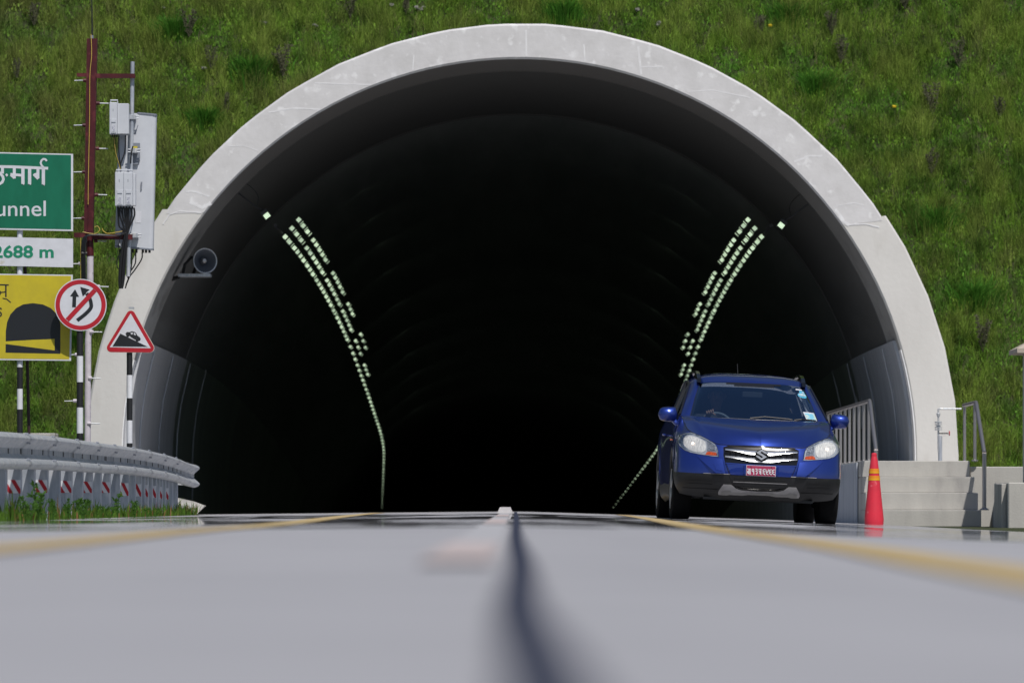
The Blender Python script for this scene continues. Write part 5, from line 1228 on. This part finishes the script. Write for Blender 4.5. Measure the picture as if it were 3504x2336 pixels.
rt = [cr([(0,1.72,1.53),(.30,1.735,1.528),(.50,1.78,1.518),(.568,1.84,1.505),(.61,1.86,1.515),(.665,1.95,1.49)], 5), cr([(0,1.80,1.572),(.30,1.81,1.56),(.50,1.85,1.548),(.57,1.9,1.535),(.62,1.92,1.53),(.668,1.98,1.495)], 5),
      cr([(0,2.0,1.618),(.30,2.0,1.612),(.50,2.0,1.592),(.58,2.02,1.565),(.63,2.05,1.55),(.668,2.1,1.515)], 5), cr([(0,2.5,1.652),(.30,2.5,1.646),(.50,2.5,1.62),(.58,2.5,1.59),(.63,2.5,1.57),(.667,2.5,1.54)], 5),
      cr([(0,3.2,1.615),(.30,3.2,1.61),(.50,3.2,1.59),(.58,3.2,1.575),(.63,3.2,1.555),(.66,3.2,1.525)], 5), cr([(0,3.9,1.545),(.30,3.9,1.54),(.50,3.88,1.52),(.56,3.85,1.5),(.6,3.8,1.49),(.65,3.6,1.488)], 5)]
rg_ = np.array([cr([r_[i] for r_ in rt], 5) for i in range(len(rt[0]))])
obj('roof', gridmesh(rg_), M['blue'], car, smooth='all', world=False)
obj('rear_window', ([(-.52,3.9,1.50),(.52,3.9,1.50),(.66,4.08,1.2),(-.66,4.08,1.2)], [(0,1,2,3)]), M['darkglass'], car, world=False)
obj('antenna', tube([(-.07,2.9,1.62),(-.075,3.05,1.78)], [.005,.003], 6), M['seal'], car, world=False)
# wipers, scuttle, stickers, mirror
obj('wiper', tube([(-.06,1.0,1.128),(.10,1.015,1.150),(.35,1.03,1.138),(.40,1.03,1.13)], .008, 5), M['seal'], car, world=False)
obj('wiper', tube([(.42,1.05,1.128),(.50,1.07,1.142),(.66,1.14,1.135)], .008, 5), M['seal'], car, world=False)
obj('scuttle', tube([(-.72,1.17,1.112),(-.5,1.045,1.108),(0,.985,1.105),(.5,1.045,1.108),(.72,1.17,1.112)], .016, 6), M['seal'], car, world=False)
def wsp(x, t):                          # point on the screen
    A = samp(WSb, 0)*0; xs_b = np.interp(abs(x)/(.7*(1-t)+.568*t), [0,1], [0,1]); a = samp(WSb, xs_b); b = samp(WSt, xs_b)
    p = a*(1-t)+b*t+np.array([0,-.3,1])*.02*math.sin(math.pi*t); return Vector((math.copysign(p[0], x), p[1]-.003, p[2]+.002))
def wquad(name, x0, x1, t0, t1, m_, par=None, sk=0, lift=0):
    g_ = [[wsp(x0+(x1-x0)*i/4+sk*j, t0+(t1-t0)*j) + Vector((0,-lift,lift)) for i in range(5)] for j in (0, 1)]
    v = [tuple(p) for r_ in g_ for p in r_]; return obj(name, (v, [(i, i+1, i+6, i+5) for i in range(4)]), m_, par or car, world=False)
M['stickerblue'] = mat('sticker_blue', (.08,.42,.62), .5)
wquad('sticker', .345, .455, .86, .90, M['signwhite'])
wquad('sticker', .39, .50, .77, .85, M['stickerblue'])
wquad('sticker', .43, .49, .785, .81, M['signwhite'], lift=.001)
c0 = wsp(.49, .69); ov = [tuple(wsp(.445+.088*math.cos(R(a)), .70+.085*math.sin(R(a)))) for a in range(0, 360, 20)]
st_ = obj('sticker', (ov, [tuple(range(18))]), M['stickerblue'], car, world=False)
obj('sticker_print', ([(p[0]*1+0, p[1]-.001, p[2]+.001) for p in [tuple(wsp(.443+.076*math.cos(R(a)), .715+.045*math.sin(R(a)))) for a in range(0, 360, 20)]], [tuple(range(18))]), mottled('print_blue_white', (.65,.7,.72), (.15,.4,.5), 70, .5, stretch=(.5,1,2)), st_, world=False)
cdm = mottled('card_print', (.45,.62,.62), (.62,.66,.5), 35, .5, c3=(.2,.5,.65), s3=20, t3=(.45,.55))
bc = wquad('permit_card', .42, .64, .04, .23, M['signwhite'], sk=-.03); wquad('card_print', .43, .63, .055, .20, cdm, bc, sk=-.025, lift=.0015)
wquad('visor_band', -.18, .20, .995, .93, M['seal']); wquad('visor_band', -.13, .15, .93, .87, M['seal'])
obj('rear_view_mirror', xf(box(-.11,.11,-.015,.015,-.03,.03,.006), Matrix.Translation((0.0,1.62,1.40))), M['interior'], car, world=False)
# cabin
obj('dashboard', join(box(-.72,.72,1.12,1.75,.86,1.075,.02), box(-.66,-.14,1.4,1.72,1.06,1.13,.02)), M['interior'], car, world=False)
obj('cabin_floor', box(-.76,.76,1.3,3.9,.35,.42), M['interior'], car, world=False)
obj('parcel_shelf', box(-.70,.70,3.5,3.95,1.05,1.1), M['interior'], car, world=False)
def seat(x, y):
    t = obj('seat', xf(box(-.25,.25,-.07,.07,0,.62,.04), Matrix.Translation((x, y, .62)) @ Matrix.Rotation(R(-14), 4, 'X')), M['seat'], car, True, world=False)
    obj('headrest', xf(box(-.13,.13,-.05,.05,.66,.84,.035), Matrix.Translation((x, y, .62)) @ Matrix.Rotation(R(-12), 4, 'X')), M['seat'], t, True, world=False)
    obj('cushion', box(x-.25,x+.25,y-.55,y-.02,.52,.66,.04), M['seat'], t, True, world=False)
seat(-.36, 2.25); seat(.36, 2.25); 
obj('rear_bench', box(-.65,.65,3.1,3.25,.5,1.15,.05), M['seat'], car, True, world=False)
sw = obj('steering_wheel', xf((lambda P_: tube(P_, .015, 8))([(.185*math.cos(R(a)), 0, .185*math.sin(R(a))) for a in range(0, 361, 12)]), Matrix.Translation((-.37,1.78,1.02)) @ Matrix.Rotation(R(-24), 4, 'X')), mat('wheel_grey', (.16,.18,.2), .5), car, True, world=False)
obj('wheel_hub', xf(join(box(-.06,.06,-.02,.03,-.06,.05,.01), box(-.17,.17,-.008,.01,-.02,.02,.004)), Matrix.Translation((-.37,1.78,1.02)) @ Matrix.Rotation(R(-24), 4, 'X')), M['interior'], sw, world=False)
# driver: one skinned body, hand closed on the wheel
CW = Matrix.LocRotScale(CAR, car.rotation_euler, None)
def skinned(name, pts, edges, rad, m_, parent=None, root=0, sub=2):
    me = bpy.data.meshes.new(name); me.from_pydata([tuple(p) for p in pts], edges, []); o = bpy.data.objects.new(name, me); COL.objects.link(o)
    sm = o.modifiers.new('skin', 'SKIN'); sm.use_smooth_shade = True; dat = me.skin_vertices[0].data
    for i, r_ in enumerate(rad): dat[i].radius = (r_, r_) if not isinstance(r_, tuple) else r_
    for i in range(len(pts)): dat[i].use_root = (i == root)
    ss = o.modifiers.new('sub', 'SUBSURF'); ss.levels = sub; ss.render_levels = sub
    dg = bpy.context.evaluated_depsgraph_get(); dg.update(); ev = bpy.data.meshes.new_from_object(o.evaluated_get(dg))
    bpy.data.objects.remove(o); ev.materials.clear(); ev.materials.append(m_); n = bpy.data.objects.new(name, ev); COL.objects.link(n)
    if parent: n.parent = parent
    ev.polygons.foreach_set('use_smooth', [True]*len(ev.polygons)); return n
hx = -.36
hand = Vector((-.455,1.70,1.185))       # on the rim, upper left in the picture
bp_ = [(hx,2.12,.68),(hx,2.10,.82),(hx,2.08,.98),(hx,2.06,1.12),(hx,2.05,1.20),(hx,2.03,1.26),(hx,2.01,1.33),(hx,2.0,1.40),(hx,2.01,1.45),
       (hx-.19,2.05,1.12),(hx-.24,1.95,.98),(hx-.15,1.82,1.08),(hand.x-.005,1.76,1.155),(hand.x,hand.y+.02,hand.z-.005),
       (hx+.19,2.05,1.12),(hx+.25,1.97,.96),(hx+.18,1.84,.98),(hx+.15,1.79,1.02),
       (hx-.11,1.85,.66),(hx-.12,1.62,.70),(hx+.11,1.85,.66),(hx+.12,1.62,.70)]
be = [(0,1),(1,2),(2,3),(3,4),(4,5),(5,6),(6,7),(7,8),(3,9),(9,10),(10,11),(11,12),(12,13),(3,14),(14,15),(15,16),(16,17),(0,18),(18,19),(0,20),(20,21)]
br_ = [.15,.14,.15,.13,.06,.055,.082,.088,.06,.07,.052,.045,.03,(.034,.02),.07,.052,.045,.034,.085,.07,.085,.07]
nf = len(bp_)
for i in range(5):
    if i < 4:
        b0 = hand+Vector((-.034+.022*i, .0, .004+.007*i-.002*(i == 0))); ln_ = (.8,.95,1,.9)[i]
        k1 = b0+Vector((.002, -.026*ln_, .012)); k2 = k1+Vector((.003, -.020*ln_, -.018)); k3 = k2+Vector((.002, .004, -.02*ln_))
        bp_ += [tuple(b0), tuple(k1), tuple(k2), tuple(k3)]; br_ += [.0095,.0095,.009,.008]
        be += [(13, nf), (nf, nf+1), (nf+1, nf+2), (nf+2, nf+3)]; nf += 4
    else:
        b0 = hand+Vector((.042, .02, -.004)); bp_ += [tuple(b0), tuple(b0+Vector((.018,-.012,-.012))), tuple(b0+Vector((.022,-.03,-.02)))]; br_ += [.011,.010,.009]
        be += [(13, nf), (nf, nf+1), (nf+1, nf+2)]; nf += 3
dr = skinned('person', bp_, be, br_, M['skin'])
dr.matrix_world = CW; dr.location = CAR; dr.rotation_euler = car.rotation_euler
tag(dr, 'driver in dark clothes behind the windscreen holding the steering wheel', 'person')
clo = skinned('shirt', [(hx,2.12,.66),(hx,2.10,.82),(hx,2.08,.98),(hx,2.06,1.12),(hx,2.055,1.18),(hx-.19,2.05,1.12),(hx-.24,1.95,.98),(hx-.155,1.825,1.075),(hand.x-.006,1.775,1.145),(hx+.19,2.05,1.12),(hx+.25,1.97,.96),(hx+.18,1.84,.98)], [(0,1),(1,2),(2,3),(3,4),(3,5),(5,6),(6,7),(7,8),(3,9),(9,10),(10,11)], [.165,.155,.165,.145,.07,.085,.065,.058,.046,.085,.065,.055], M['shirt'], dr)
hr = skinned('hair', [(hx,2.045,1.36),(hx,2.03,1.42),(hx,2.02,1.475)], [(0,1),(1,2)], [.085,.098,.075], M['hair'], dr)
for sx in (-.032, .032): obj('eye', lathe([(.001,-.008),(.009,0),(.001,.008)], 8, (hx+sx, 1.922, 1.395)), M['black'], dr, world=False)
obj('nose', tube([(hx,1.918,1.39),(hx,1.902,1.358),(hx,1.92,1.352)], [.008,.014,.010], 8), M['skin'], dr, True, world=False)
obj('mouth', box(hx-.024,hx+.024,1.926,1.934,1.322,1.329), mat('lips', (.22,.08,.07), .6), dr, world=False)
for sx in (-1, 1): obj('ear', tube([(hx+sx*.085,2.0,1.41),(hx+sx*.094,2.01,1.38),(hx+sx*.085,2.0,1.35)], [.01,.014,.009], 8), M['skin'], dr, True, world=False)
